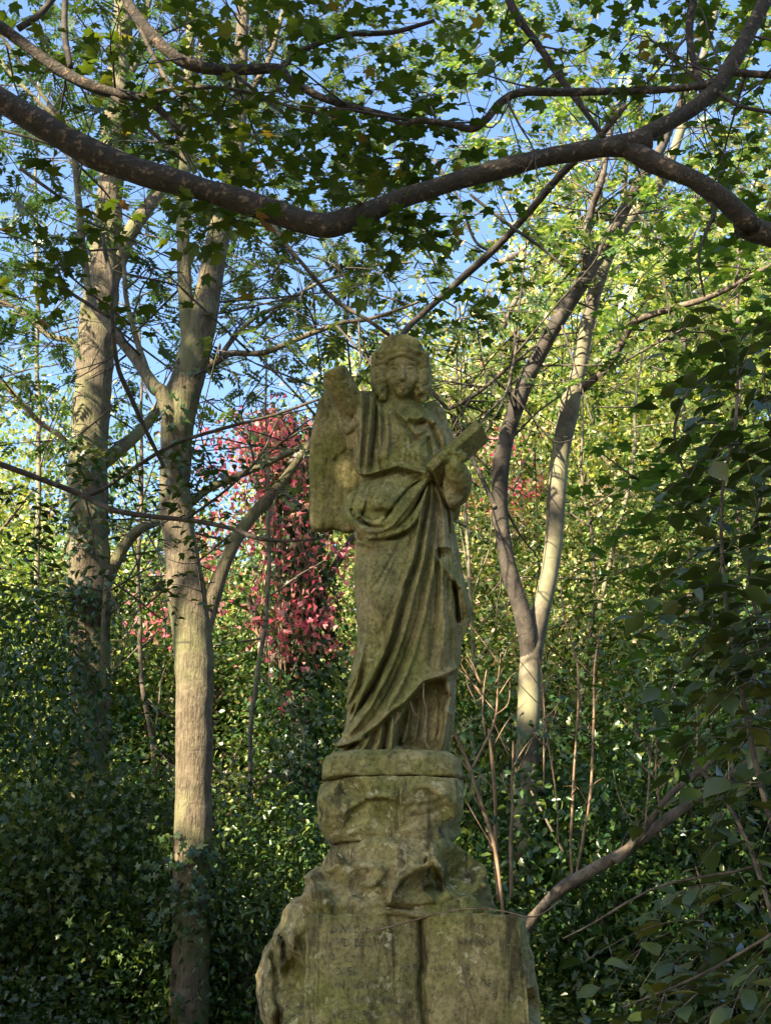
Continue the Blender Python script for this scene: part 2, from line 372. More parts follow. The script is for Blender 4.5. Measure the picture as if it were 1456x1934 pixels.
bb = np.array([a[3] for a in prof])[::-1]; yo = np.array([a[4] for a in prof])[::-1]
def body(X, Y, Z):
    a = (np.interp(Z, zz, xr) - np.interp(Z, zz, xl)) / 2; c = (np.interp(Z, zz, xr) + np.interp(Z, zz, xl)) / 2
    b = np.interp(Z, zz, bb); y0 = YS + np.interp(Z, zz, yo)
    n = 2.35; dx = np.abs((X - c) / a); dy = np.abs((Y - y0) / b); th = np.arctan2(Y - y0, X - c)
    fold = .010 * np.sin(th * 13 + Z * 1.5) * np.clip((Y - y0) / b, 0, 1) * np.clip((3.6 - Z) / .4, 0, 1)
    d = ((dx ** n + dy ** n) ** (1 / n) - 1) * np.minimum(a, b) * .95 - fold
    return np.maximum(np.maximum(d, Z - PZ(762)), PZ(1446) - Z)
fig.union((lo[0], YS - .3, PZ(1446)), (hi[0], YS + .3, PZ(756)), body, .001)
# neck and shoulders
fig.cap(P(752, 748, 4.97), P(756, 792, 5.0), .050, .062, .025)
fig.ell(P(755, 738, 5.03), (.080, .045, .065), .02)
fig.cap(P(712, 785, 5.0), P(690, 765, 4.99), .055, .055, .03)
fig.cap(P(800, 800, 5.0), P(826, 830, 4.99), .052, .055, .03)
# raised arm: shoulder, upper arm towards the viewer and up, broken off
fig.cap(P(694, 778, 4.98), P(668, 765, 4.90), .060, .052, .02)
fig.cap(P(672, 772, 4.90), P(632, 700, 4.76), .050, .047, .012); fig.cap(P(660, 765, 4.88), P(642, 722, 4.80), .052, .050, .015); fig.cap(P(657, 768, 4.88), P(628, 722, 4.79), .040, .036, .012)
def brk(X, Y, Z):
    p = P(634, 696, 4.76); n = unit(np.array([-.42, -.35, 1.0])); return -((X - p[0]) * n[0] + (Y - p[1]) * n[1] + (Z - p[2]) * n[2])
fig.cut(P(590, 720, 4.7) - .05, P(680, 640, 4.9) + .05, brk, .006)
# sleeve falling from the raised arm
fig.chain([P(684, 745, 4.93), P(681, 775, 4.87), P(670, 800, 4.86), P(655, 812, 4.87), P(645, 800, 4.88), P(636, 768, 4.89)], [.016, .015, .014, .014, .012, .008], .008)
fig.chain([P(690, 760, 4.93), P(684, 800, 4.9), P(672, 826, 4.9), P(663, 845, 4.92)], [.03, .034, .025, .012], .012)
fig.chain([P(655, 790, 4.9), P(660, 812, 4.9), P(664, 846, 4.92)], [.022, .022, .010], .012)
fig.chain([P(700, 752, 4.94), P(692, 800, 4.9), P(686, 850, 4.9), P(684, 885, 4.91)], [.03, .034, .03, .02], .02)
# bent arm under the book with its full sleeve
fig.cap(P(828, 828, 4.99), P(856, 925, 4.95), .055, .050, .03)
fig.chain([P(866, 938, 4.92), P(866, 905, 4.84), P(857, 878, 4.77)], [.036, .048, .030], .012)
fig.chain([P(840, 952, 4.96), P(858, 948, 4.92), P(872, 925, 4.9), P(868, 890, 4.82)], [.012, .024, .026, .02], .01)
for i in range(5):
    fig.chain([P(838, 900 + 9 * i, 4.86), P(852, 914 + 9 * i, 4.84), P(868, 908 + 8 * i, 4.86), P(876, 894 + 8 * i, 4.9)], [.005, .009, .009, .004], .006)
fig.ell(P(858, 960, 5.02), (.025, .05, .05), .01)
# hand: palm, thumb and fingers closed round the under edge of the book
fig.ell(P(855, 866, 4.77), (.030, .026, .034), .01)
for i, (a, b_, c_) in enumerate([((852, 862), (849, 852), (846, 846)), ((858, 862), (858, 856), (860, 862)), ((864, 864), (868, 856), (870, 852)), ((868, 870), (875, 864), (877, 858))]):
    fig.chain([P(a[0], a[1], 4.765), P(b_[0], b_[1], 4.745), P(c_[0], c_[1], 4.755)], [.0105, .0095, .008], .004, 3)
fig.chain([P(846, 872, 4.76), P(838, 866, 4.735), P(832, 860, 4.735)], [.013, .011, .009], .005, 3)
# swag of cloth gathered at the hip
fig.chain([P(806, 897, 4.86), P(775, 930, 4.845), P(752, 962, 4.83), P(733, 990, 4.83), P(705, 1000, 4.84), P(680, 992, 4.86), P(661, 975, 4.9), P(658, 955, 4.94), P(668, 935, 4.93)],
          [.014, .020, .024, .022, .020, .022, .022, .018, .012], .012)
fig.chain([P(808, 900, 4.86), P(785, 945, 4.84), P(765, 985, 4.83), P(740, 1012, 4.84), P(700, 1020, 4.86), P(676, 1010, 4.90)], [.014, .020, .022, .02, .016, .012], .012)
fig.chain([P(676, 1000, 4.9), P(672, 965, 4.885), P(680, 940, 4.89)], [.012, .012, .009], .008)
# loose folds at the hem on both sides
fig.chain([P(862, 1085, 4.93), P(873, 1120, 4.94), P(880, 1155, 4.95), P(872, 1190, 4.95), P(866, 1210, 4.95)], [.008, .016, .020, .014, .006], .01)
fig.chain([P(684, 1372, 4.93), P(664, 1402, 4.93), P(645, 1422, 4.93), P(626, 1438, 4.95)], [.04, .030, .020, .008], .02)
fig.chain([P(690, 1400, 4.86), P(660, 1425, 4.85), P(636, 1438, 4.87)], [.026, .018, .008], .015)
fig.ell(P(715, 1440, 4.86), (.13, .08, .022), .015)
# feet
fig.ell(P(778, 1428, 4.82), (.052, .09, .032), .01); fig.ell(P(838, 1432, 4.86), (.03, .07, .026), .01)

# ---- carved drapery relief
R1 = Relief(560, 600, 930, 1470)
L = R1.line
# torso: pleats dropping from the raised shoulder
for pts, a, s1, s2 in [
    ([(684, 738), (683, 790), (680, 850), (677, 895)], .012, 4, 6), ([(694, 742), (691, 800), (686, 860), (684, 898)], -.016, 3.5, 3.5),
    ([(702, 748), (699, 800), (694, 850), (691, 890)], .014, 4, 5), ([(710, 752), (709, 805), (704, 850), (700, 893)], -.014, 3.2, 3.2),
    ([(718, 760), (719, 810), (716, 850), (713, 888)], .012, 4, 5), ([(712, 830), (716, 870), (722, 886), (730, 892)], -.014, 3.2, 3.2),
    ([(727, 770), (733, 820), (728, 870), (738, 892)], .009, 4, 5), ([(722, 765), (724, 815), (722, 845)], -.011, 3, 3),
    ([(736, 790), (742, 830), (744, 862)], -.007, 3, 3), ([(748, 800), (757, 835), (768, 862)], .007, 5, 5),
    ([(742, 778), (764, 802), (788, 833)], -.017, 3.4, 4), ([(748, 774), (768, 792), (784, 806)], .012, 4, 5), ([(736, 775), (758, 806), (778, 836)], .010, 4, 5),
    ([(770, 795), (785, 803), (806, 796)], -.022, 5, 4), ([(766, 784), (784, 790), (803, 782)], .012, 5, 4), ([(776, 812), (790, 818), (806, 808)], .013, 4, 5),
    ([(790, 785), (806, 792), (822, 800)], .012, 6, 6), ([(806, 790), (822, 820), (832, 850)], -.012, 3, 3), ([(815, 790), (832, 815), (840, 848)], .010, 4, 4),
    ([(796, 830), (790, 850), (800, 880)], .009, 5, 5), ([(808, 825), (812, 850), (818, 872)], -.014, 4, 4), ([(776, 845), (784, 868), (800, 886)], .008, 5, 5)]: L(pts, a, s1, s2)
# bloused edge over the girdle
L([(676, 893), (690, 897), (712, 891), (735, 884), (752, 880), (775, 886), (806, 893)], .022, 9, 3, (.05, .05))
L([(680, 902), (700, 903), (728, 896), (752, 890), (778, 896), (802, 901)], -.022, 4, 6, (.05, .1))
L([(764, 896), (778, 899), (795, 896)], .011, 3, 3)
# girdle knot
R1.blob(807, 896, 9, 8, .02); L([(812, 888), (835, 878)], .012, 5, 5)
# belly
R1.blob(712, 945, 34, 30, .030); R1.blob(722, 968, 22, 7, -.016); L([(700, 915), (690, 940), (684, 965)], .008, 3, 3)
for q in range(4): L([(700 + 10 * q, 906), (697 + 9 * q, 925)], .004, 2.5, 2.5)
# swag strands
for pts, a, s1, s2 in [
    ([(804, 902), (775, 922), (748, 952), (722, 990)], -.016, 3.2, 3.2), ([(806, 906), (785, 935), (762, 965), (735, 996), (712, 996)], .014, 4, 3),
    ([(808, 910), (790, 945), (770, 978), (742, 1004)], -.018, 3, 3), ([(810, 914), (797, 950), (782, 985), (750, 1014)], .012, 4, 3),
    ([(730, 996), (712, 997), (690, 990), (676, 978)], -.022, 4, 4), ([(722, 1002), (700, 1004), (680, 996)], .010, 4, 4), ([(664, 960), (668, 975), (680, 985)], -.014, 3, 3),
    ([(676, 1012), (700, 1021), (740, 1016), (775, 1000)], -.024, 3, 6)]: L(pts, a, s1, s2)
# the long folds sweeping down to the left foot
for pts, a, s1, s2 in [
    ([(812, 905), (806, 960), (797, 1010), (788, 1060), (770, 1110), (757, 1160), (742, 1215), (722, 1262), (700, 1305), (660, 1360)], -.030, 4.5, 5),
    ([(808, 912), (800, 960), (790, 1000), (779, 1050), (763, 1100), (748, 1155), (733, 1210), (712, 1258), (688, 1300), (656, 1345)], .020, 8, 4),
    ([(816, 908), (813, 960), (806, 1010), (799, 1060), (784, 1115), (772, 1165), (757, 1215), (738, 1262), (716, 1305), (680, 1362), (650, 1395)], .022, 4, 6),
    ([(824, 930), (820, 990), (812, 1050), (800, 1110), (790, 1165), (774, 1215), (757, 1262), (733, 1312), (700, 1365), (665, 1392)], -.020, 4, 5),
    ([(828, 950), (826, 1010), (818, 1070), (808, 1130), (797, 1180), (783, 1230), (766, 1275), (745, 1315), (712, 1362)], .014, 5, 7),
    ([(818, 915), (827, 960), (829, 1040), (826, 1100), (824, 1170), (816, 1250)], -.014, 3.5, 3.5), ([(822, 912), (836, 960), (840, 1010), (836, 1080), (837, 1200), (828, 1270)], .012, 5, 5),
    ([(826, 918), (845, 965), (848, 1020)], -.012, 3, 3), ([(848, 1060), (847, 1120), (850, 1200), (852, 1255)], -.009, 4, 4), ([(843, 1100), (842, 1180), (842, 1260)], .006, 5, 5),
    ([(800, 1130), (806, 1190), (800, 1250)], .007, 7, 7), ([(812, 1110), (816, 1180), (812, 1260)], -.006, 4, 4),
    ([(684, 1262), (680, 1300), (664, 1350)], -.014, 4, 4), ([(700, 1230), (694, 1285), (676, 1335), (655, 1376)], .010, 5, 5), ([(695, 1190), (686, 1240), (672, 1300)], .008, 7, 7),
    ([(737, 1215), (717, 1270), (690, 1320), (658, 1372)], -.012, 3, 3), ([(775, 1250), (757, 1300), (722, 1352), (690, 1380)], .008, 6, 5),
    ([(673, 1025), (690, 1022), (712, 1012)], .012, 5, 5), ([(676, 1060), (700, 1045), (735, 1030)], -.006, 6, 6)]: L(pts, a, s1, s2)
# thigh and knee under the cloth
R1.blob(712, 1075, 34, 60, .030); R1.blob(718, 1150, 30, 48, .034); R1.blob(700, 1225, 18, 40, .012)
# little turned-back flap
L([(852, 1034), (832, 1032), (820, 1040), (824, 1052), (838, 1070), (856, 1094), (870, 1110)], .016, 3.5, 4, (.05, .1)); R1.blob(836, 1046, 10, 9, -.02)
L([(857, 1096), (862, 1130), (866, 1178)], -.034, 3.5, 5); L([(868, 1105), (880, 1140), (884, 1165)], .010, 4, 4)
# hem and the deep hollow of the under robe
hem = [(866, 1264), (850, 1272), (835, 1279), (802, 1287), (785, 1305), (766, 1327), (739, 1346), (714, 1371), (678, 1396), (634, 1412)]
L(hem, .018, 4, 7, (.01, .01))
R1.poly(hem + [(634, 1445), (870, 1445), (872, 1266)], -.030, 3)
R1.poly([(800, 1292), (830, 1284), (835, 1330), (833, 1380), (824, 1416), (800, 1420), (765, 1412), (745, 1410), (752, 1370), (770, 1330)], -.062, 5)
for pts, a, s1, s2 in [
    ([(722, 1368), (716, 1400), (702, 1432)], .030, 5, 5), ([(732, 1362), (728, 1395), (722, 1425)], -.02, 3, 3), ([(742, 1350), (740, 1390), (736, 1428)], .032, 5, 4),
    ([(760, 1340), (752, 1380), (748, 1420)], .030, 4, 5), ([(775, 1330), (768, 1380), (756, 1416)], .034, 5, 5), ([(792, 1310), (790, 1360), (782, 1408)], .024, 4, 5),
    ([(806, 1300), (806, 1360), (804, 1405)], .026, 4, 4), ([(822, 1290), (826, 1345), (820, 1400)], .040, 6, 6), ([(845, 1276), (850, 1310), (846, 1345), (838, 1400), (832, 1428)], .042, 9, 8),
    ([(824, 1330), (838, 1340), (857, 1352)], .014, 4, 4), ([(840, 1310), (846, 1320)], -.02, 6, 6), ([(850, 1350), (846, 1390), (840, 1425)], -.018, 3, 3),
    ([(700, 1385), (690, 1410), (668, 1432)], .026, 5, 5), ([(690, 1392), (672, 1415), (650, 1432)], .016, 5, 5), ([(665, 1402), (645, 1420), (625, 1434)], .016, 5, 5),
    ([(636, 1412), (660, 1404), (690, 1394)], .014, 3, 4)]: L(pts, a, s1, s2)
fp = np.random.default_rng(21)
for k in range(26):   # fine secondary pleats over the skirt
    x0 = fp.uniform(770, 845); y0 = fp.uniform(930, 1050); x1 = x0 - (x0 < 815) * fp.uniform(30, 90) + fp.uniform(-6, 6); ln = fp.uniform(90, 220)
    L([(x0, y0), ((x0 + x1) / 2 + 8, y0 + ln * .5), (x1, y0 + ln)], fp.choice([-1, 1]) * fp.uniform(.002, .005), fp.uniform(1.8, 3.2))
for k in range(14):   # pleats on the lower left sweep and the bodice
    x0 = fp.uniform(672, 730); y0 = fp.uniform(1200, 1280); L([(x0, y0), (x0 - 12, y0 + 50), (x0 - 34, y0 + 100)], fp.choice([-1, 1]) * fp.uniform(.004, .008), fp.uniform(2, 4))
for k in range(12):
    x0 = fp.uniform(690, 790); L([(x0, fp.uniform(775, 800)), (x0 + 2, 840), (x0 + fp.uniform(-4, 8), fp.uniform(870, 885))], fp.choice([-1, 1]) * fp.uniform(.002, .004), fp.uniform(2, 3.5))
R1.R *= 1.15
apply_relief(fig, R1, YS - .02, .22)

# ---- head (built after the drapery so that its own features stay crisp)
HC = P(757, 697, 4.955)
def hp(px, py, dy): q = P(px, py, 4.955 + dy); return q
fig.ell(hp(757, 688, .025), (.080, .098, .095), .012)                 # skull
fig.ell(hp(759, 702, -.020), (.068, .074, .082), .02)                # face
fig.ell(hp(760, 728, -.035), (.043, .048, .046), .03)                # jaw
fig.ell(hp(760, 742, -.062), (.021, .020, .017), .018)               # chin
for sx in (-1, 1):
    fig.ell(hp(760 + sx * 16, 696, -.096), (.0200, .026, .0145), .005, cut=True)      # sockets
    fig.ell(hp(760 + sx * 15.5, 697, -.070), (.0115, .0130, .0080), .002)            # eyeballs
    fig.chain([hp(760 + sx * 8, 696.5, -.085), hp(760 + sx * 15, 692.6, -.089), hp(760 + sx * 23, 696.5, -.076)], [.0022, .003, .0022], .003, 3)
    fig.chain([hp(760 + sx * 5, 688, -.088), hp(760 + sx * 15, 685, -.087), hp(760 + sx * 25, 689, -.068)], [.0045, .005, .0045], .010, 3)
    fig.ell(hp(760 + sx * 17, 713, -.056), (.026, .022, .026), .03)
    fig.ell(hp(760 + sx * 4.2, 716.5, -.096), (.0052, .008, .005), .005)
fig.chain([hp(760, 689, -.086), hp(760, 702, -.098), hp(760, 714, -.110)], [.0060, .0068, .0085], .007, 3)
fig.chain([hp(752, 728.5, -.084), hp(757.5, 726.6, -.090), hp(761, 727.3, -.091), hp(764.5, 726.6, -.090), hp(770, 728.5, -.084)], [.002, .0036, .0034, .0036, .002], .005, 3)
fig.chain([hp(755, 732, -.083), hp(761, 733.2, -.088), hp(767, 732, -.083)], [.002, .0042, .002], .005, 3)
fig.cap(hp(752, 729.3, -.094), hp(761, 730, -.099), .0022, .0028, .0015, cut=True); fig.cap(hp(761, 730, -.099), hp(770, 729.3, -.094), .0028, .0022, .0015, cut=True)
fig.ell(hp(760, 670, -.055), (.060, .045, .022), .015)               # forehead
# hair: crown, fillet band, rolled waves and the two bunches of ringlets
fig.ell(hp(757, 679, .015), (.100, .108, .088), .008)
fig.ell(hp(757, 662, -.008), (.088, .095, .058), .012)
hg = np.random.default_rng(9)
for cx, cy, rx, ry in ((718, 708, 10, 45), (797, 711, 10, 48)):
    fig.chain([hp(cx + (3 if cx < 757 else -4), cy - ry * .8, .0), hp(cx, cy - ry * .2, -.012), hp(cx + (0 if cx < 757 else 1), cy + ry * .35, -.012), hp(cx + (4 if cx < 757 else -5), cy + ry * .78, -.01)], [.030, .034, .035, .026], .012)
    for k in range(54):
        t = hg.uniform(-1, 1); a = hg.uniform(-1, 1); px_, py_ = cx + 10 * a * (1 - .3 * t * t), cy + ry * .92 * t; dz = -.051 * (1 - a * a * .6) ** .5
        r_ = hg.uniform(.0075, .013); q = [hp(px_ - 4, py_ + hg.uniform(-4, 4), dz), hp(px_, py_ + hg.uniform(-2, 2), dz - .006), hp(px_ + 4, py_ + hg.uniform(-4, 4), dz)]
        fig.chain(q, [r_ * .7, r_, r_ * .7], .003, 2)
    for k in range(10):
        t = hg.uniform(-.9, .9); fig.ell(hp(cx + (-9 if cx < 757 else 9), cy + ry * t, hg.uniform(-.03, .03)), (.013, .014, .012), .005)
for i in range(13):
    t = i / 12; a = 724 + 68 * t; y = 668 - 8 * sin(pi * t) + hg.uniform(-2, 2)
    fig.ell(hp(a, y, -.058 - .034 * sin(pi * t)), (hg.uniform(.011, .016), .015, hg.uniform(.009, .013)), .006)
for i in range(22):
    a = hg.uniform(728, 788); y = hg.uniform(644, 662); t = (a - 724) / 68
    fig.chain([hp(a - 5, y, -.05 - .03 * sin(pi * t)), hp(a, y - 3, -.055 - .03 * sin(pi * t)), hp(a + 5, y + 1, -.05 - .03 * sin(pi * t))], [.007, .010, .006], .008, 2)
fig.chain([hp(727, 684, -.058), hp(738, 675, -.080), hp(758, 669, -.094), hp(779, 675, -.080), hp(792, 684, -.058)], [.010, .009, .007, .009, .010], .006, 4)
fig.mesh('figure', M['stone'], statue, True, .0010, 3)

# ---- wings
def slab_field(poly, Y0, thick, tilt, h=.008, seed=0, relief=None, ybase=None):
    pts = np.array([P(a, b_, Y0) for a, b_ in poly]); lo_ = pts.min(0) - .05; hi_ = pts.max(0) + .05
    f = Field((lo_[0], Y0 - thick - .14, lo_[2]), (hi_[0], Y0 + thick + .14, hi_[2]), h)
    X, Y, Z = f.coords((slice(None),) * 3); XX, ZZ = np.broadcast_arrays(X[:, 0, :], Z[:, 0, :])
    ins = np.zeros(XX.shape, bool); best = np.full(XX.shape, 1e9)
    q = pts[:, [0, 2]]
    for a, b_ in zip(q, np.roll(q, -1, 0)):
        ins ^= ((a[1] > ZZ) != (b_[1] > ZZ)) & (XX < (b_[0] - a[0]) * (ZZ - a[1]) / (b_[1] - a[1] + 1e-9) + a[0])
        ab = b_ - a; t = np.clip(((XX - a[0]) * ab[0] + (ZZ - a[1]) * ab[1]) / (ab @ ab), 0, 1); best = np.minimum(best, np.hypot(XX - a[0] - t * ab[0], ZZ - a[1] - t * ab[1]))
    d2 = np.where(ins, -best, best)[:, None, :]
    yc = Y0 + tilt * (X - pts[:, 0].mean())
    dy = np.abs(Y - yc) - thick
    k = .02; d = np.where((d2 > -k) & (dy > -k), np.sqrt(np.maximum(d2 + k, 0) ** 2 + np.maximum(dy + k, 0) ** 2) - k, np.maximum(d2, dy))
    f.F = d.astype(np.float32); return f
wl = slab_field([(640, 728), (617, 734), (602, 760), (591, 800), (585, 845), (583, 880), (586, 915), (584, 955), (586, 988), (592, 1000), (612, 1003), (628, 1000), (650, 1008), (690, 1009), (700, 900), (700, 780), (670, 740)], 5.17, .035, -.30)
RW = Relief(575, 690, 720, 1020)
wg_ = np.random.default_rng(4)
for k in range(150):
    x, y = wg_.uniform(588, 690), wg_.uniform(740, 1000); a = wg_.normal(0, .5); ln = wg_.uniform(4, 12)
    RW.line([(x - ln * sin(a) * .5, y - ln), (x + 2, y), (x + ln * sin(a) * .5, y + ln)], wg_.choice([-1, 1]) * wg_.uniform(.003, .008), wg_.uniform(2, 4))
for x in (601, 617, 633, 650): RW.line([(x + 3, 850), (x - 2, 900), (x, 950), (x - 1, 1000)], -.009, 2.0, 2.4)
for y in (800, 842, 880): RW.line([(588, y), (608, y + 9), (630, y + 1), (650, y + 10), (672, y)], .007, 4, 2)
RW.line([(628, 872), (648, 856), (664, 842)], -.022, 3.5, 3.5)
RW.R *= .8
RW.line([(622, 742), (640, 775), (652, 815), (668, 850)], -.016, 5, 6)
apply_relief(wl, RW, 5.17)
o = wl.mesh('wing', M['stone'], statue, True, .004, 5); o['label'] = 'broad stone wing behind the broken arm'
wr = slab_field([(788, 800), (797, 776), (806, 765), (818, 759), (832, 765), (842, 779), (847, 800), (849, 835), (848, 880), (820, 900), (790, 880)], 5.10, .035, .3)
o = wr.mesh('wing', M['stone'], statue, True, .004, 6); o['label'] = 'small dark wing tip behind the shoulder'

# ---- the book in the hand (slab tilted at 45 degrees)
def oriented_box(mb, c, ax, half, bev=.006):
    ax = [unit(np.array(a, float)) for a in ax]
    rings = []
    for t, ins in ((-1, bev), (-1 + bev / half[2], 0), (1 - bev / half[2], 0), (1, bev)):
        ring = []
        for sx, sy in ((-1, -1), (1, -1), (1, 1), (-1, 1)):
            for q in ((1, 0), (0, 1)) if sx * sy < 0 else ((0, 1), (1, 0)):
                x = sx * (half[0] - ins - bev * q[0]); y = sy * (half[1] - ins - bev * q[1]); ring.append(c + ax[0] * x + ax[1] * y + ax[2] * t * half[2])
        rings.append(np.array(ring))
    mb.grid(rings, True, True)
bk = Field(P(800, 895, 4.72) - [.02, .04, .02], P(930, 780, 5.06) + [.03, .05, .05], .0045)
c0 = (P(808, 881, 4.80) + P(903, 795, 4.80)) / 2 + np.array([.018, .045, -.022]); ax1 = unit(P(903, 795, 4.8) - P(808, 881, 4.8)); ax3 = np.array([.6, 1, 0.0]); ax3 = unit(ax3 - (ax3 @ ax1) * ax1); ax2 = np.cross(ax1, ax3)
Lh = np.linalg.norm(P(903, 795, 4.8) - P(808, 881, 4.8)) / 2
def bookf(X, Y, Z):
    q = [(X - c0[0]) * a[0] + (Y - c0[1]) * a[1] + (Z - c0[2]) * a[2] for a in (ax1, ax3, ax2)]
    th = .020 + .004 * np.sin((q[1] + .07) * 22)
    d = [np.abs(q[0]) - Lh, np.abs(q[1]) - .055, np.abs(q[2]) - th]
    e = np.maximum(np.maximum(d[0], d[1]), d[2]); 
    g = .003 * np.exp(-(q[2] / .004) ** 2) * (q[1] < 0)
    return e + g
bk.union(c0 - .3, c0 + .3, bookf, .001)
bk.mesh('held_book', M['stone'], statue, True, .0016, 8)['label'] = 'stone book tilted upward in the hand'

# ---- plinth under the feet: eight sided, thick at the back edges
def rock_field(rows, Yc, h, n=3.0, seed=0, chips=26, chip=.03, extra=None, facets=None):
    """rows: (py, left px, right px, half depth). Traced outline, squared section, chipped by planes"""
    z_ = np.array([PZ(r[0], Yc) for r in rows])[::-1]; l_ = np.array([P(r[1], r[0], Yc)[0] for r in rows])[::-1]; r_ = np.array([P(r[2], r[0], Yc)[0] for r in rows])[::-1]; b_ = np.array([r[3] for r in rows])[::-1]
    f = Field((l_.min() - .04, Yc - b_.max() - .06, z_[0] - .02), (r_.max() + .04, Yc + b_.max() + .06, z_[-1] + .02), h)
    X, Y, Z = f.coords((slice(None),) * 3)
    a = (np.interp(Z, z_, r_) - np.interp(Z, z_, l_)) / 2; c = (np.interp(Z, z_, r_) + np.interp(Z, z_, l_)) / 2; b = np.interp(Z, z_, b_)
    d = ((np.abs((X - c) / a) ** n + np.abs((Y - Yc) / b) ** n) ** (1 / n) - 1) * np.minimum(a, b)
    d = np.maximum(np.maximum(d, Z - z_[-1]), z_[0] - Z)
    g = np.random.default_rng(seed)
    for k in range(chips):
        cr_ = g.uniform(.05, .16)
        th = g.uniform(0, 2 * pi); zc = g.uniform(z_[0], z_[-1]); aa = np.interp(zc, z_, (r_ - l_) / 2); cc = np.interp(zc, z_, (r_ + l_) / 2); bb_ = np.interp(zc, z_, b_)
        nrm = unit(np.array([cos(th) / aa, sin(th) / bb_, g.normal(0, 1.5)]))
        ct, st = abs(cos(th)) ** n, abs(sin(th)) ** n; rr = (ct + st) ** (-1 / n)
        p = np.array([cc + aa * rr * cos(th), Yc + bb_ * rr * sin(th), zc]) - nrm * g.uniform(.1, 1) * chip
        pl = (X - p[0]) * nrm[0] + (Y - p[1]) * nrm[1] + (Z - p[2]) * nrm[2]
        far = np.sqrt((X - p[0]) ** 2 + (Y - p[1]) ** 2 + (Z - p[2]) ** 2)
        pl = pl - np.clip(far - cr_, 0, 1) * 2.5
        d = np.maximum(d, pl)
    f.F = np.asarray(d, np.float32); return f
pl = rock_field([(1434, 632, 846, .21), (1442, 618, 862, .235), (1452, 612, 868, .25), (1478, 609, 873, .25), (1484, 612, 870, .248)], YS, .006, 5.0, 3, 8, .006)
o = pl.mesh('plinth', M['stone'], statue, True, .0025, 11)

# ================================================================== PEDESTAL
ped = empty('rock_pedestal', (0, YS, 0)); tag(ped, 'mossy rough-hewn rock pedestal carved with an open inscribed book', 'pedestal')
ub = rock_field([(1486, 606, 875, .26), (1520, 602, 876, .275), (1560, 603, 876, .275), (1575, 610, 868, .262), (1592, 622, 852, .245), (1600, 630, 845, .24)], YS, .007, 4.0, 21, 34, .014)
RU = Relief(590, 1440, 890, 1620)
RU.line([(752, 1484), (756, 1510), (750, 1540), (751, 1575)], -.022, 2.2, 2.2, (.02, .02))
RU.line([(690, 1492), (700, 1520), (690, 1560), (705, 1580)], .014, 14, 5); RU.blob(655, 1555, 36, 24, -.010, 4); RU.line([(622, 1505), (670, 1500), (735, 1488)], -.014, 3, 3)
RU.line([(765, 1520), (800, 1512), (850, 1498)], .016, 6, 4); RU.line([(770, 1545), (810, 1535), (850, 1520)], -.014, 4, 4); RU.line([(790, 1490), (782, 1515), (765, 1540)], -.01, 3, 3)
RU.line([(650, 1575), (690, 1562), (730, 1575)], .018, 5, 8); RU.blob(835, 1560, 22, 14, -.02, 4)
RU.R *= .55
apply_relief(ub, RU, YS - .12)
ub.mesh('upper_block', M['stone2'], ped, True, .003, 12)
md = rock_field([(1588, 640, 846, .24), (1604, 626, 866, .27), (1625, 612, 893, .31), (1640, 594, 912, .34), (1660, 582, 918, .37), (1690, 570, 925, .39), (1712, 556, 932, .385), (1722, 556, 932, .34), (1740, 550, 934, .30)], YS + .02, .008, 2.9, 33, 70, .020)
RM = Relief(480, 1560, 1030, 1990)
RM.blob(638, 1693, 19, 13, -.05, 4); RM.blob(706, 1690, 32, 14, -.045, 4); RM.blob(820, 1683, 24, 10, -.045, 4); RM.blob(760, 1714, 60, 6, -.03, 3)
RM.line([(610, 1600), (640, 1608), (650, 1632)], .03, 5, 12); RM.line([(650, 1640), (700, 1634), (720, 1650), (690, 1690)], .03, 8, 14)
RM.line([(805, 1605), (830, 1650), (845, 1700)], .03, 14, 5); RM.line([(805, 1595), (822, 1640), (836, 1668)], -.02, 3, 3); RM.line([(885, 1640), (905, 1665), (928, 1700)], .035, 12, 5)
RM.line([(640, 1612), (648, 1590), (690, 1588)], -.03, 4, 6); RM.line([(560, 1660), (600, 1650), (640, 1636)], .02, 6, 8); RM.line([(790, 1676), (810, 1694), (822, 1706)], .03, 4, 4)
RM.blob(868, 1668, 18, 20, -.03, 3)
apply_relief(md, RM, YS - .15, .16)
md.mesh('rock_mound', M['stone2'], ped, True, .0045, 13)
YB = 4.86
bd = rock_field([(1700, 560, 760, .26), (1722, 538, 780, .30), (1750, 531, 800, .33), (1787, 508, 800, .35), (1833, 489, 800, .36), (1878, 490, 800, .36), (1934, 503, 800, .36), (2300, 470, 800, .40)], YB + .28, .01, 2.8, 44, 70, .020)
RBd = Relief(470, 1680, 800, 2010)
RBd.R *= .7
RBd.poly([(528, 1765), (548, 1790), (573, 1830), (572, 1880), (545, 1845), (532, 1800)], -.05, 6); RBd.line([(512, 1780), (520, 1830), (528, 1880), (528, 1950)], -.04, 5, 5)
RBd.line([(542, 1862), (560, 1850), (575, 1845)], .03, 6, 6); RBd.line([(505, 1830), (515, 1870), (510, 1930)], .025, 8, 8); RBd.line([(590, 1725), (560, 1770), (530, 1850)], .02, 10, 8)
apply_relief(bd, RBd, YB + .18, .12)
bd.mesh('side_boulder', M['stone2'], ped, True, .008, 14)
bb2 = rock_field([(1735, 560, 985, .30), (1800, 555, 1003, .32), (1900, 550, 1016, .33), (2300, 520, 1050, .36)], YS + .14, .012, 3.2, 54, 40, .02)
bb2.mesh('backing_block', M['stone2'], ped, True, .008, 15)
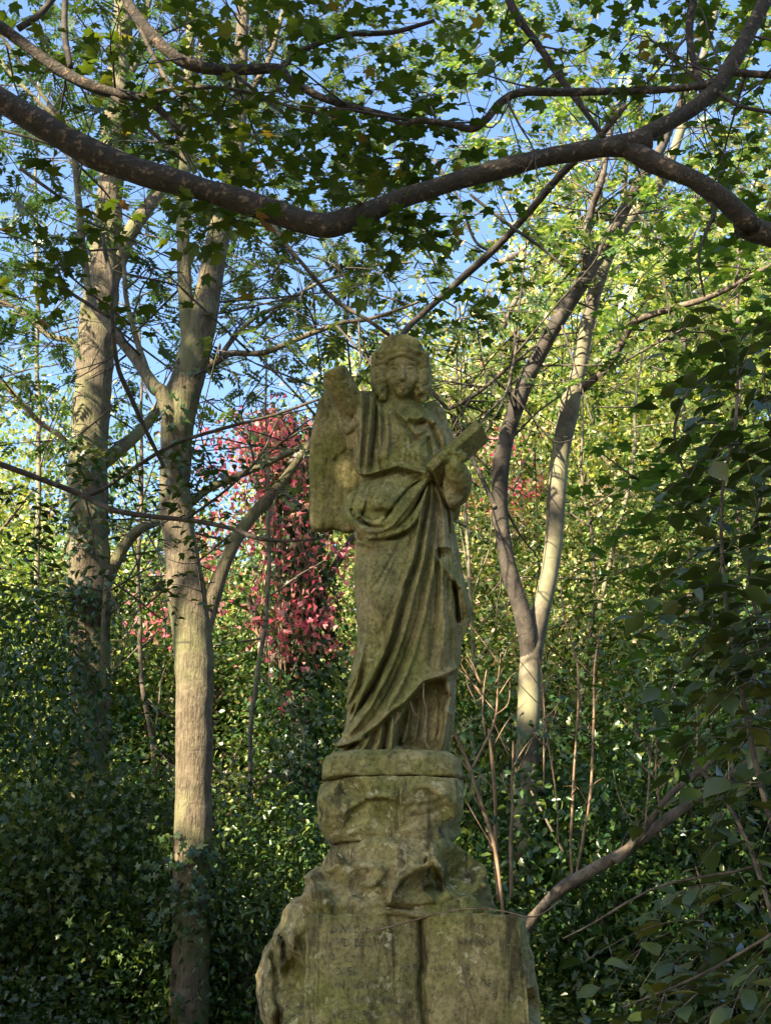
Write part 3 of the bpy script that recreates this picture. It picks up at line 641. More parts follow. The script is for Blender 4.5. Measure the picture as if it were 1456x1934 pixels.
# open book slab
ob = Field(P(570, 2300, 4.62) - [.03, .05, 0], P(1030, 1712, 4.9) + [.03, .05, .02], .006)
zt = PZ(1722, YB - .10)
def obf(X, Y, Z):
    k = (zt - Z) ; x0 = P(579, 1722, 4.72)[0] - .02 * k * 0; x1 = P(979, 1722, 4.72)[0] + .085 * k; xm = P(796, 1722, 4.72)[0] + .012 * k + .004 * np.sin(Z * 26)
    tl = np.clip((X - x0) / (xm - x0), 0, 1); tr = np.clip((x1 - X) / (x1 - xm), 0, 1)
    prof_ = np.where(X < xm, .045 * np.sin(pi * np.clip(tl, .12, 1) ** .75) ** .6, .045 * np.sin(pi * np.clip(tr, .12, 1) ** .75) ** .6)
    front = 4.755 - prof_ + .03 * np.exp(-((X - xm) / .012) ** 2)
    topcut = Z - (zt - .012 * np.abs(np.sin((X - xm) * 4)) - .02 * np.exp(-((X - xm) / .03) ** 2))
    d = np.maximum(np.maximum(front - Y, Y - 4.93), np.maximum(topcut, np.maximum(x0 - X, X - x1)))
    st = .004 * np.sin(Z * 0 + X * 900) * 0
    return d
ob.union(ob.lo, ob.lo + ob.n * ob.h, obf, .001)
ROB = Relief(560, 1700, 1040, 1990)
for x in (588, 596, 604): ROB.line([(x, 1735), (x - 1, 1830), (x - 2, 1980)], -.007, 2, 2)
for x in (976, 984): ROB.line([(x, 1740), (x + 11, 1830), (x + 22, 1980)], -.009, 2, 2)
ROB.line([(800, 1850), (812, 1880), (818, 1905)], .012, 3, 5); ROB.blob(660, 1900, 30, 14, .004); ROB.blob(880, 1800, 40, 30, -.003)
apply_relief(ob, ROB, 4.85, .05)
book_o = ob.mesh('open_book', M['stone3'], ped, True, .0028, 16)
# lettering set into the pages
def surf_y(x, z):
    ys = np.linspace(4.6, 4.9, 301); f = obf(np.full_like(ys, x), ys, np.full_like(ys, z)); k = np.argmax(f < 0); return ys[k]
lines = [  # text, px, py, height px
 ('DWEL  L', 624, 1762, 15), ('O  O', 716, 1756, 12), ('AND BE LIV', 620, 1788, 15), ('IN', 738, 1782, 12), ('O   E', 620, 1814, 13), ('OPEN', 630, 1842, 15), ('N', 704, 1842, 12), ('FOR', 754, 1836, 15),
 ('IN DOWNS', 632, 1868, 15), ('HEAR WHILE', 664, 1896, 13), ('WERE BELL FOR THEY', 626, 1924, 15), ('SO', 892, 1758, 14), ('WORLD TILL', 866, 1785, 14), ('LAY', 820, 1834, 11), ('E', 876, 1834, 14),
 ('GLO', 862, 1862, 14), ('BELL', 910, 1864, 14), ('S', 972, 1864, 12), ('9 1 8', 930, 1890, 15)]
fc_all = MB()
for txt, px, py, hpx in lines:
    cu = bpy.data.curves.new('t', 'FONT'); cu.body = txt; cu.extrude = .0; cu.resolution_u = 2; cu.space_character = 1.12; cu.offset = .012
    to = bpy.data.objects.new('t', cu); COL.objects.link(to); dg = bpy.context.evaluated_depsgraph_get(); me = bpy.data.meshes.new_from_object(to.evaluated_get(dg))
    v = np.array([q.co[:] for q in me.vertices]); base = P(px, py, 4.72); sz = W(hpx, base) / .72
    if len(v):
        X_ = base[0] + v[:, 0] * sz * .86; Z_ = base[2] + v[:, 1] * sz
        Y_ = np.array([surf_y(a, c_) for a, c_ in zip(X_, Z_)]) - .0032
        top = np.stack([X_, Y_, Z_], -1); nf = [list(p.vertices) for p in me.polygons]
        fc_all.add(top, np.concatenate(nf), [len(q) for q in nf])
        bot = top + [0, .006, 0]; fc_all.add(bot, np.concatenate([q[::-1] for q in nf]), [len(q) for q in nf])
    bpy.data.objects.remove(to); bpy.data.curves.remove(cu); bpy.data.meshes.remove(me)
lt = fc_all.build('lettering', M['lead'], ped, False); lt.parent = book_o; lt['label'] = 'worn dark lead lettering in rows on both pages'

# ================================================================== LEAVES
def tmpl_oval(w=.24, fold=.10, curl=-.12):
    v = np.array([(0, 0, 0), (-w, .32, fold), (-w * .8, .68, fold + curl * .4), (0, 1, curl), (w * .8, .68, fold + curl * .4), (w, .32, fold)]); return v, [(0, 3, 2, 1), (0, 5, 4, 3)]
def tmpl_quad(w=.28):
    return np.array([(0, 0, 0), (w, .45, .08), (0, 1, -.08), (-w, .45, .08)]), [(0, 1, 2, 3)]
def tmpl_star(radii, angs, cz=-.0, tip=-.10):
    v = [(0, .28, .02)]
    for r, a in zip(radii, angs): v.append((r * sin(a), .28 + r * cos(a), tip * r + (.03 if r > .4 else 0)))
    n = len(radii); return np.array(v), [(0, 1 + (i + 1) % n, 1 + i) for i in range(n)]
maple_a = np.radians([-180, -150, -120, -100, -75, -52, -38, -22, -10, 0, 10, 22, 38, 52, 75, 100, 120, 150])
maple_r = [.26, .34, .44, .34, .52, .60, .36, .40, .58, .74, .58, .40, .36, .60, .52, .34, .44, .34]
ivy_a = np.radians([-180, -140, -110, -65, -35, 0, 35, 65, 110, 140]); ivy_r = [.2, .42, .44, .3, .38, .66, .38, .3, .44, .42]
ivy2_a = np.radians([180, -145, -112, -88, -58, -30, 0, 30, 58, 88, 112, 145]); ivy2_r = [.12, .40, .38, .24, .48, .26, .70, .26, .48, .24, .38, .40]
def tmpl_frond(npair=4, w=.19):
    vs = [(-.008, 0, 0), (.008, 0, 0), (.008, .9, -.12), (-.008, .9, -.12)]; fs = [(0, 1, 2, 3)]
    def leaflet(x, y, z, ang, L):
        n = len(vs); d = (sin(ang), cos(ang)); q = (cos(ang), -sin(ang))
        for t, s in ((0, 0), (.42, -w), (1, 0), (.42, w)):
            vs.append((x + d[0] * t * L + q[0] * s * L * 1.3, y + d[1] * t * L + q[1] * s * L * 1.3, z - .10 * t * L + (.03 if s else 0)))
        fs.append((n, n + 1, n + 2, n + 3))
    for i in range(npair):
        y = .25 + .62 * i / npair; z = -.12 * y; L = .36 - .02 * abs(i - 2)
        leaflet(0, y, z, radians(58), L); leaflet(0, y + .02, z, -radians(58), L)
    leaflet(0, .88, -.11, 0, .32); return np.array(vs), fs
def tmpl_fine(w=.33):
    L_ = [(.10, .35), (.28, .85), (.5, 1.0), (.7, .80), (.86, .40)]
    v = [(0, 0, 0), (0, .3, -.02), (0, .6, -.05), (0, .82, -.10), (0, 1.04, -.20)]; n0 = len(v); sp = [0, 1, 1, 2, 3]
    for s_ in (-1, 1): v += [(s_ * w * b, a, .07 * b - .14 * a * a) for a, b in L_]
    f = []
    for k, s_ in enumerate((-1, 1)):
        o = n0 + 5 * k; q = [(0, 1, o + 1, o), (1, 2, o + 2, o + 1), (2, 3, o + 3, o + 2), (3, 4, o + 4, o + 3)]
        f += [t if s_ > 0 else t[::-1] for t in q]
    return np.array(v), f
T = dict(fine=tmpl_fine(), oval=tmpl_oval(), oval_w=tmpl_oval(.37, .08, -.15), quad=tmpl_quad(), quad_w=tmpl_quad(.36), maple=tmpl_star(maple_r, maple_a, tip=-.26), ivy=tmpl_star(ivy_r, ivy_a), ivy2=tmpl_star(ivy2_r, ivy2_a), frond=tmpl_frond(), frond4=tmpl_frond(4, .15),
         holly=tmpl_star([.2, .22, .34, .24, .36, .24, .34, .5, .72, .5, .34, .24, .36, .24, .34, .22][:16], np.radians([180, -150, -118, -95, -70, -55, -38, -16, 0, 16, 38, 55, 70, 95, 118, 150])))
def frames(n, g, up=1.0, direc=None, spread=.6, droop=.2):
    """random leaf frames: columns x, y (along the leaf), z (normal)"""
    nz = unit(np.array([0, 0, up]) + g.normal(0, 1, (n, 3)) * spread)
    if direc is None: d = g.normal(0, 1, (n, 3))
    else: d = np.asarray(direc) + g.normal(0, .45, (n, 3))
    d = d + [0, 0, -droop]
    d = unit(d - (d * nz).sum(-1, keepdims=True) * nz); x = np.cross(d, nz); return np.stack([x, d, nz], -1)
def put_leaves(mb, pos, fr, size, key):
    v, fs = T[key]; n = len(pos); k = len(v)
    if n == 0: return
    V = np.einsum('nij,kj->nki', fr, v) * np.asarray(size).reshape(-1, 1, 1) + pos[:, None, :]
    fl = np.concatenate([np.array(f) for f in fs]); tt = np.array([len(f) for f in fs])
    mb.add(V.reshape(-1, 3), (fl[None, :] + (np.arange(n) * k)[:, None]).ravel(), np.tile(tt, n))
TOSUN = unit(np.array([-.58, -.58, .57]))
def clear_of_statue(p, margin=14):
    u, v, d = proj(p); inside = (p[:, 1] < 5.5) & (d > .05) & (v > 620 - margin) & (v < 2100)
    half = np.where(v < 668, 70, np.where(v < 760, 165, 0)) + np.where(v < 760, 0, np.where(v < 1010, 170, np.where(v < 1600, 150, 290)))
    cx = np.where(v < 668, 757, np.where(v < 760, 715, 0)) + np.where(v < 760, 0, np.where(v < 1010, 745, 745)); return ~(inside & (np.abs(u - cx) < half + margin))

def clump_leaves(mb, centers, per, spread, size, key, g, flat=.6, up=.8, sp=.7, droop=.25, keep=None):
    n = len(centers) * per
    off = g.normal(0, 1, (n, 3)) * [1, 1, flat] * spread; p = np.repeat(centers, per, 0) + off
    if keep is not None: p = p[keep(p)]
    dirn = unit(p - np.repeat(centers, per, 0)[:len(p)]) if keep is None else None
    put_leaves(mb, p, frames(len(p), g, up, dirn, sp, droop), size * g.uniform(.6, 1.25, len(p)), key)

def sprays(mbl, mbt, starts, dirs, lens, key, leaf, g, step=.045, sag=.35, wild=.35, twig=.0022, up=1.0, keep=None, both=True, opp=False, spread=.35, droop=.2):
    """twigs with leaves set alternately along them"""
    for s, d, Ln in zip(starts, dirs, lens):
        d = unit(np.array(d, float)); n = max(3, int(Ln / step)); t = np.linspace(0, 1, n)[:, None]
        side = unit(np.cross(d, [0, 0, 1.0]) + 1e-6); bend = g.normal(0, wild)
        c = s + d * t * Ln + side * bend * t * t * Ln * .5 + np.array([0, 0, -1.0]) * sag * t * t * Ln
        if keep is not None and not keep(c).all(): continue
        tube(mbt, c[::max(1, n // 5)] if n > 6 else c, np.linspace(twig, twig * .4, len(c[::max(1, n // 5)] if n > 6 else c)), 4, 0, 0, 2)
        tan = unit(np.gradient(c, axis=0)); sg = np.where(np.arange(n) % 2 == 0, 1, -1)[:, None]
        for rep in ((1, -1) if opp else (1,)):
            ld = unit(tan * .65 + side * sg * rep * .8 + [0, 0, -droop]); nz = unit(np.array([0, 0, up]) + g.normal(0, spread, (n, 3)))
            dd = unit(ld - (ld * nz).sum(-1, keepdims=True) * nz); fr = np.stack([np.cross(dd, nz), dd, nz], -1)
            put_leaves(mbl, c, fr, leaf * g.uniform(.65, 1.2, n), key)
def near_path(pts, n, g, spread, t0=0, t1=1):
    c = spline(np.array(pts, float), 8); i = g.uniform(t0, t1, n) * (len(c) - 1.001); k = i.astype(int); f = (i - k)[:, None]
    return c[k] * (1 - f) + c[k + 1] * f + g.normal(0, spread, (n, 3))

# ================================================================== NAMED TREES (traced limbs at their own distances)
def tree(name, base, label, group=None):
    e = empty(name, tuple(base)); tag(e, label, 'tree', group); return e
def limbs(parent, trunk, branches, mat, sides=18, lump=.09, seed=0, bmat=None):
    mb = MB(); px_tube(mb, trunk, sides, .0, lump, 10, seed); mb.build('trunk', mat, parent)
    for k, b_ in enumerate(branches):
        mb = MB(); px_tube(mb, b_, 12, .012, lump, 8, seed + k + 1); mb.build('branch', bmat or mat, parent)

# --- tree A: tall ash on the left
YA = 11.0
A_tr = [(150, 2120, 110, YA), (160, 1934, 95, YA), (166, 1700, 84, YA), (172, 1400, 72, YA), (169, 1200, 80, YA), (168, 1110, 86, YA), (168, 1000, 76, YA), (168, 850, 72, YA), (179, 700, 70, YA), (187, 600, 68, YA), (197, 500, 60, YA), (208, 380, 48, YA), (216, 250, 46, YA), (226, 130, 42, YA), (236, 0, 36, YA), (246, -200, 28, YA)]
treeA = tree('ash_tree', P(150, 2120, YA) * [1, 1, 0], 'tall ash tree at the far left with banded ridged bark')
A_br = [[(192, 590, 26, YA), (208, 525, 36, YA), (232, 470, 32, YA), (262, 415, 28, YA), (292, 375, 24, YA + .3), (335, 300, 20, YA + .5), (350, 200, 16, YA + .6), (385, 80, 12, YA + .6)],
        [(190, 880, 30, YA), (225, 850, 26, YA + .2), (262, 818, 22, YA + .4), (300, 770, 18, YA + .8), (340, 700, 14, YA + 1.2)],
        [(150, 860, 14, YA), (115, 825, 11, YA), (80, 800, 10, YA), (40, 760, 10, YA), (0, 718, 9, YA), (-60, 690, 7, YA)],
        [(160, 720, 16, YA), (140, 650, 14, YA + .2), (90, 630, 10, YA + .3), (30, 580, 8, YA + .4), (-30, 560, 6, YA + .4)],
        [(175, 1170, 24, YA), (200, 1095, 28, YA), (235, 1030, 22, YA), (265, 1000, 20, YA), (300, 985, 16, YA + .1), (340, 970, 10, YA + .3)],
        [(196, 1340, 11, YA - .3), (194, 1200, 11, YA - .3), (200, 1120, 10, YA - .3), (205, 1080, 9, YA - .2)],
        [(222, 180, 18, YA), (260, 110, 14, YA), (275, 30, 12, YA), (300, -60, 9, YA)],
        [(212, 330, 16, YA), (170, 270, 12, YA - .3), (120, 230, 10, YA - .5), (50, 170, 8, YA - .6), (-20, 90, 6, YA - .6)]]
limbs(treeA, A_tr, A_br, M['bark_ash'], seed=10)
# --- tree B: forked ash, nearer
YBt = 8.6
B_tr = [(345, 2150, 92, YBt), (356, 1934, 78, YBt), (362, 1700, 72, YBt), (366, 1500, 70, YBt), (368, 1350, 70, YBt), (363, 1200, 76, YBt), (350, 1100, 72, YBt), (338, 1010, 62, YBt), (332, 920, 60, YBt), (334, 830, 60, YBt), (346, 745, 66, YBt), (364, 680, 60, YBt), (382, 600, 60, YBt), (396, 540, 48, YBt), (408, 470, 46, YBt), (425, 400, 40, YBt), (440, 330, 36, YBt), (450, 230, 30, YBt), (456, 100, 26, YBt), (462, -20, 20, YBt), (470, -160, 16, YBt)]
treeB = tree('ash_tree', P(345, 2150, YBt) * [1, 1, 0], 'forked ash tree left of the statue with a sunlit lower trunk')
B_br = [[(372, 700, 28, YBt), (360, 640, 32, YBt - .03), (352, 580, 27, YBt - .05), (347, 480, 26, YBt - .05), (346, 380, 24, YBt), (354, 250, 22, YBt), (356, 150, 18, YBt), (362, 0, 15, YBt), (368, -120, 12, YBt)],
        [(334, 870, 22, YBt), (326, 800, 32, YBt - .06), (308, 745, 30, YBt - .10), (290, 730, 26, YBt - .1), (252, 672, 18, YBt), (212, 622, 16, YBt), (176, 575, 15, YBt + .1), (159, 490, 14, YBt + .2), (150, 400, 13, YBt + .2), (143, 290, 12, YBt + .2), (120, 235, 9, YBt + .2), (60, 150, 7, YBt + .2), (0, 60, 6, YBt + .2)],
        [(285, 725, 13, YBt - .1), (262, 650, 11, YBt), (240, 560, 9, YBt), (235, 500, 8, YBt), (215, 420, 7, YBt)],
        [(390, 700, 18, YBt), (412, 680, 16, YBt - .1), (440, 668, 13, YBt - .2), (500, 664, 11, YBt - .3), (560, 640, 10, YBt - .4), (640, 612, 9, YBt - .5), (700, 604, 7, YBt - .5), (790, 570, 5, YBt - .5)],
        [(412, 680, 13, YBt), (435, 645, 10, YBt), (480, 602, 8, YBt), (540, 570, 7, YBt + .1), (600, 536, 6, YBt + .2), (690, 505, 5, YBt + .2), (780, 495, 4, YBt + .2)],
        [(366, 1260, 30, YBt), (385, 1190, 36, YBt), (402, 1130, 32, YBt), (422, 1070, 26, YBt), (450, 1010, 24, YBt), (485, 965, 22, YBt), (530, 915, 18, YBt), (575, 852, 14, YBt), (620, 790, 11, YBt + .1), (680, 720, 8, YBt + .2), (740, 630, 6, YBt + .2)],
        [(360, 950, 18, YBt + .1), (392, 925, 16, YBt + .1), (440, 902, 14, YBt + .1), (500, 876, 13, YBt), (560, 850, 12, YBt), (600, 835, 9, YBt)],
        [(452, 200, 14, YBt), (500, 130, 11, YBt), (530, 40, 9, YBt), (560, -50, 6, YBt)]]
limbs(treeB, B_tr, B_br, M['bark_ash'], seed=30)
# --- tree C: pale forked tree on the right
YC = 9.2
C_tr = [(975, 2100, 56, YC), (982, 1800, 52, YC), (988, 1600, 48, YC), (994, 1450, 46, YC), (1000, 1300, 42, YC), (1007, 1215, 42, YC), (1022, 1150, 36, YC), (1036, 1090, 34, YC), (1046, 1020, 34, YC), (1050, 940, 36, YC), (1058, 860, 34, YC), (1075, 770, 36, YC), (1094, 690, 29, YC), (1118, 570, 27, YC), (1150, 475, 27, YC), (1200, 400, 23, YC), (1250, 340, 20, YC), (1290, 230, 16, YC), (1330, 100, 13, YC), (1370, -60, 9, YC)]
treeC = tree('forked_tree', P(975, 2100, YC) * [1, 1, 0], 'pale smooth-barked forked tree right of the statue')
C_br = [[(1002, 1275, 30, YC), (999, 1225, 36, YC - .02), (986, 1160, 34, YC - .08), (960, 1075, 30, YC - .12), (946, 990, 29, YC - .15), (944, 905, 31, YC - .2), (955, 830, 30, YC - .25), (976, 765, 31, YC - .3), (1005, 695, 30, YC - .35), (1042, 625, 29, YC - .4), (1080, 562, 28, YC - .45), (1112, 515, 26, YC - .5), (1155, 440, 24, YC - .5), (1200, 355, 22, YC - .5), (1240, 290, 18, YC - .5), (1290, 180, 15, YC - .5), (1330, 40, 12, YC - .5)],
        [(1090, 742, 18, YC), (1115, 722, 15, YC - .1), (1145, 698, 14, YC - .2), (1172, 655, 14, YC - .3), (1198, 610, 15, YC - .4), (1262, 586, 13, YC - .6), (1340, 562, 11, YC - .8), (1412, 525, 10, YC - 1), (1470, 490, 8, YC - 1.1)],
        [(1108, 520, 17, YC - .5), (1106, 470, 15, YC - .6), (1116, 400, 13, YC - .6), (1132, 350, 14, YC - .7), (1143, 300, 12, YC - .7), (1160, 200, 9, YC - .7)],
        [(972, 770, 9, YC - .35), (962, 735, 8, YC - .4), (970, 680, 6, YC - .45), (980, 625, 5, YC - .45)],
        [(938, 960, 11, YC - .2), (920, 925, 10, YC - .2), (895, 870, 10, YC - .1), (872, 810, 9, YC), (820, 745, 8, YC), (770, 690, 6, YC)],
        [(835, 778, 9, YC), (870, 762, 9, YC - .1), (910, 735, 8, YC - .2), (960, 692, 6, YC - .2), (1010, 650, 5, YC - .2)],
        [(1160, 465, 12, YC), (1172, 420, 10, YC), (1180, 340, 9, YC), (1190, 240, 7, YC)]]
mb = MB(); px_tube(mb, C_tr, 18, 0, .08, 10, 50); mb.build('trunk', M['bark_pale'], treeC)
for k, b_ in enumerate(C_br):
    mb = MB(); px_tube(mb, b_, 14, .01, .08, 8, 51 + k); mb.build('branch', M['bark_limb'] if k == 0 else M['bark_dark'] if k in (2, 3, 4, 5) else M['bark_mid'] if k < 2 else M['bark_pale'], treeC)

# --- overhanging maple: near boughs crossing the top of the view; its trunk stands to the right
YM = 4.6
mp = tree('maple_tree', (3.4, 4.7, 0), 'overhanging maple with flaking boughs crossing above the statue')
mb = MB(); tube(mb, [(3.5, 4.9, -.1), (3.4, 4.8, 1.5), (3.2, 4.7, 3.0), (2.75, 4.65, 4.1), tuple(P(1456, 445, YM + .1)), tuple(P(1410, 418, YM + .05)), tuple(P(1356, 368, YM)), tuple(P(1300, 335, YM)), tuple(P(1228, 305, YM)), tuple(P(1175, 275, YM))],
                     [.17, .15, .13, .09, .045, .042, .040, .038, .040, .041], 16, 0, .17, 8, 70); mb.build('trunk', M['bark_bough'], mp)
Mb = [[(1225, 262, 40, YM), (1180, 272, 46, YM), (1150, 276, 47, YM), (1050, 292, 42, YM), (950, 320, 40, YM), (850, 346, 40, YM), (750, 380, 43, YM), (660, 414, 46, YM), (600, 424, 45, YM), (500, 396, 47, YM), (400, 364, 49, YM), (260, 322, 52, YM), (170, 288, 55, YM), (80, 236, 52, YM), (0, 185, 50, YM), (-120, 100, 44, YM)],
      [(1170, 280, 42, YM), (1215, 256, 40, YM), (1290, 215, 34, YM), (1345, 172, 36, YM), (1375, 130, 34, YM), (1402, 85, 30, YM), (1440, 10, 26, YM), (1490, -90, 20, YM)],
      [(1360, 150, 20, YM), (1310, 165, 15, YM), (1200, 172, 16, YM), (1080, 175, 17, YM), (985, 174, 18, YM), (945, 192, 18, YM), (918, 222, 18, YM), (890, 242, 17, YM), (850, 234, 15, YM), (790, 226, 12, YM), (765, 232, 10, YM), (720, 215, 7, YM)],
      [(1375, 135, 16, YM), (1420, 140, 15, YM), (1480, 145, 12, YM)],
      [(945, -40, 16, YM + .5), (975, 25, 17, YM + .5), (1010, 75, 15, YM + .5), (1060, 150, 14, YM + .5), (1100, 205, 12, YM + .5), (1140, 262, 11, YM + .5)],
      [(1330, 190, 14, YM + .1), (1310, 120, 16, YM + .1), (1300, 50, 18, YM + .1), (1315, -60, 16, YM + .1)],
      [(1350, 170, 10, YM), (1395, 200, 9, YM - .1), (1470, 215, 8, YM - .1)],
      [(1290, 340, 12, YM + .1), (1345, 390, 11, YM), (1330, 440, 8, YM), (1318, 490, 7, YM), (1330, 560, 5, YM)]]
for k, b_ in enumerate(Mb):
    mb = MB(); px_tube(mb, [(q[0], q[1], q[2] * .9, q[3]) for q in b_], 16, .008, .17, 9, 80 + k); mb.build('branch', M['bark_bough'], mp)
for k, b_ in enumerate([
      [(735, 634, 8, 7.0), (690, 603, 9, 7.0), (632, 568, 9, 7.0), (580, 510, 8, 6.9), (520, 430, 7, 6.8), (470, 350, 5, 6.8)],
      [(745, 700, 12, 7.1), (762, 630, 13, 7.1), (800, 588, 13, 7.1), (870, 528, 14, 7.0), (930, 475, 15, 6.9), (1000, 400, 14, 6.7), (1062, 328, 14, 6.5), (1130, 262, 14, 6.3), (1180, 200, 12, 6.1)],
      [(935, 478, 7, 6.9), (900, 455, 6, 6.9), (870, 380, 5, 6.9), (820, 300, 5, 6.9)],
      [(890, 365, 6, 6.5), (960, 425, 7, 6.5), (1010, 460, 6, 6.5), (1065, 505, 5, 6.5)]]):
    mb = MB(); px_tube(mb, b_, 10, .01, .1, 7, 95 + k); mb.build('branch', M['bark_dark'], mp)

# --- second overhanging maple from the left
m2 = tree('maple_tree', (-3.2, 5.0, 0), 'maple at the upper left whose thin dark boughs reach into view')
YL = 5.0
mb = MB(); tube(mb, [(-3.4, 4.9, -.1), (-3.3, 4.9, 2), (-3.2, 5, 4), tuple(P(-160, -10, YL)), tuple(P(-60, 20, YL)), tuple(P(0, 50, YL)), tuple(P(62, 95, YL)), tuple(P(130, 142, YL)), tuple(P(200, 172, YL)), tuple(P(275, 188, YL)), tuple(P(310, 215, YL)), tuple(P(345, 250, YL))],
                [.15, .13, .1, .06, .035, .028, .026, .026, .024, .020, .016, .010], 12, 0, .1, 6, 60); mb.build('trunk', M['bark_bough'], m2)
for k, b_ in enumerate([
      [(225, -60, 14, YL), (240, 0, 17, YL), (285, 62, 21, YL), (335, 108, 23, YL), (390, 127, 22, YL), (460, 130, 20, YL), (525, 130, 18, YL), (548, 152, 16, YL), (600, 182, 14, YL), (660, 202, 14, YL), (710, 214, 12, YL), (765, 225, 8, YL)],
      [(530, 132, 12, YL), (560, 105, 12, YL), (600, 85, 11, YL), (660, 66, 11, YL), (740, 62, 10, YL), (820, 40, 7, YL)],
      [(240, 0, 10, YL), (275, 70, 9, YL), (305, 130, 9, YL), (330, 170, 8, YL), (360, 200, 6, YL)],
      [(35, 52, 14, YL), (75, 25, 13, YL), (105, -10, 12, YL)], [(125, -30, 12, YL), (122, 60, 12, YL), (132, 130, 11, YL)],
      [(200, 172, 12, YL), (235, 200, 10, YL), (285, 245, 9, YL), (330, 290, 7, YL), (352, 310, 4, YL)],
      [(262, 178, 9, YL), (330, 168, 9, YL), (420, 165, 8, YL), (500, 182, 7, YL), (560, 205, 6, YL), (650, 222, 5, YL)],
      [(430, 132, 8, YL), (460, 155, 7, YL), (500, 185, 6, YL), (560, 230, 4, YL)],
      [(340, 250, 8, YL), (370, 225, 7, YL), (405, 218, 5, YL)],
      [(325, 140, 7, YL), (360, 155, 6, YL), (410, 185, 5, YL)],
      [(0, 245, 5, YL), (60, 262, 5, YL), (110, 280, 4, YL), (150, 320, 3, YL)],
      [(40, 318, 7, YL), (75, 345, 7, YL), (115, 375, 6, YL)]]):
    mb = MB(); px_tube(mb, b_, 10, .008, .1, 7, 120 + k); mb.build('branch', M['bark_bough'] if k < 2 else M['bark_dark'], m2)
# --- thin dark understorey tree hanging from the left
u1 = tree('holly_tree', (-3.0, 6.4, 0), 'slender dark holly with bare limbs arching across at the left')
mb = MB(); tube(mb, [(-3.2, 6.4, -.1), (-3.0, 6.4, 1.5), (-2.6, 6.4, 2.7), tuple(P(-60, 860, 6.4)), tuple(P(0, 876, 6.4)), tuple(P(80, 905, 6.4)), tuple(P(160, 938, 6.4)), tuple(P(220, 965, 6.3)), tuple(P(350, 982, 6.2)), tuple(P(440, 1000, 6.1)), tuple(P(490, 1018, 6.0)), tuple(P(545, 1022, 6.0)), tuple(P(605, 1018, 6.0))],
                [.05, .04, .03, .018, .015, .016, .016, .014, .012, .011, .010, .007, .004], 10, .004, .1, 7, 150); mb.build('trunk', M['bark_dark'], u1)
for k, b_ in enumerate([
      [(160, 938, 9, 6.4), (200, 920, 8, 6.4), (250, 885, 8, 6.4), (330, 838, 8, 6.3), (430, 806, 7, 6.2), (520, 785, 6, 6.2), (600, 756, 5, 6.1)],
      [(195, 440, 6, 5.8), (200, 475, 8, 5.8), (213, 530, 8, 5.8), (213, 600, 8, 5.8), (222, 690, 9, 5.9), (250, 755, 9, 6.0), (280, 820, 8, 6.1), (310, 880, 7, 6.2)],
      [(105, 500, 6, 5.8), (125, 545, 7, 5.8), (165, 575, 7, 5.8), (208, 600, 7, 5.8)],
      [(350, 982, 6, 6.2), (420, 930, 5, 6.2), (490, 860, 5, 6.2), (528, 790, 4, 6.2)],
      [(160, 940, 5, 6.4), (175, 1000, 4, 6.4), (182, 1060, 3, 6.4)]]):
    mb = MB(); px_tube(mb, b_, 8, .008, .1, 7, 160 + k); mb.build('branch', M['bark_dark'], u1)

# --- ivy-clad trunk with red creeper
YR = 13.5
tr = tree('ivy_clad_tree', P(575, 2100, YR) * [1, 1, 0], 'dark ivy-clad trunk just left of the statue, hung with creeper')
R_tr = [(585, 2050, 80, YR), (580, 1600, 60, YR), (572, 1300, 50, YR), (565, 1100, 40, YR), (550, 980, 26, YR), (530, 860, 16, YR), (515, 760, 8, YR)]
limbs(tr, R_tr, [[(560, 1250, 22, YR - .2), (520, 1245, 24, YR - .3), (492, 1200, 20, YR - .3), (470, 1130, 14, YR - .3)], [(590, 1150, 20, YR), (640, 1060, 16, YR), (670, 1010, 12, YR)], [(555, 1000, 12, YR), (500, 940, 9, YR), (470, 860, 7, YR)]], M['bark_mid'], 12, .15, 200)

# --- leaning dead log and shoots, right
def shoot_twigs(mb, pts):
    gg = np.random.default_rng(len(pts) * 7 + int(pts[0][0])); c = spline([P(a, b_, y) for a, b_, w_, y in pts], 7)
    for k in range(5):
        q = c[gg.integers(len(c) // 4, len(c) - 1)]; d = unit(np.array([gg.choice([-1, 1]) * .5, gg.normal(0, .3), .8])); Ln = gg.uniform(.12, .4)
        tube(mb, np.array([q, q + d * Ln * .5 + gg.normal(0, .015, 3), q + d * Ln + gg.normal(0, .03, 3)]), [.004, .003, .0012], 5, 0, 0, 4)
dl = empty('fallen_log', tuple(P(1000, 1760, 7.6))); tag(dl, 'split brown log leaning up to the right behind the pedestal', 'log')
mb = MB(); px_tube(mb, [(960, 1800, 34, 7.6), (1035, 1705, 22, 7.6), (1100, 1655, 23, 7.6), (1180, 1605, 21, 7.55), (1260, 1550, 17, 7.5), (1330, 1505, 13, 7.5), (1400, 1450, 16, 7.5), (1500, 1370, 12, 7.5)], 14, .02, .32, 12, 210); shoot_twigs(mb, [(1100, 1655, 1, 7.6), (1260, 1550, 1, 7.5), (1400, 1450, 1, 7.5)]); shoot_twigs(mb, [(1035, 1705, 1, 7.6), (1180, 1605, 1, 7.55), (1330, 1505, 1, 7.5), (1400, 1450, 1, 7.5)]); mb.build('log_stem', M['bark_mid'], dl)
mb = MB(); px_tube(mb, [(1160, 1628, 20, 7.5), (1210, 1570, 15, 7.45), (1262, 1505, 15, 7.4), (1330, 1450, 13, 7.4), (1390, 1390, 10, 7.4), (1470, 1320, 8, 7.4)], 12, .01, .16, 8, 215); mb.build('limb', M['bark_mid'], dl)
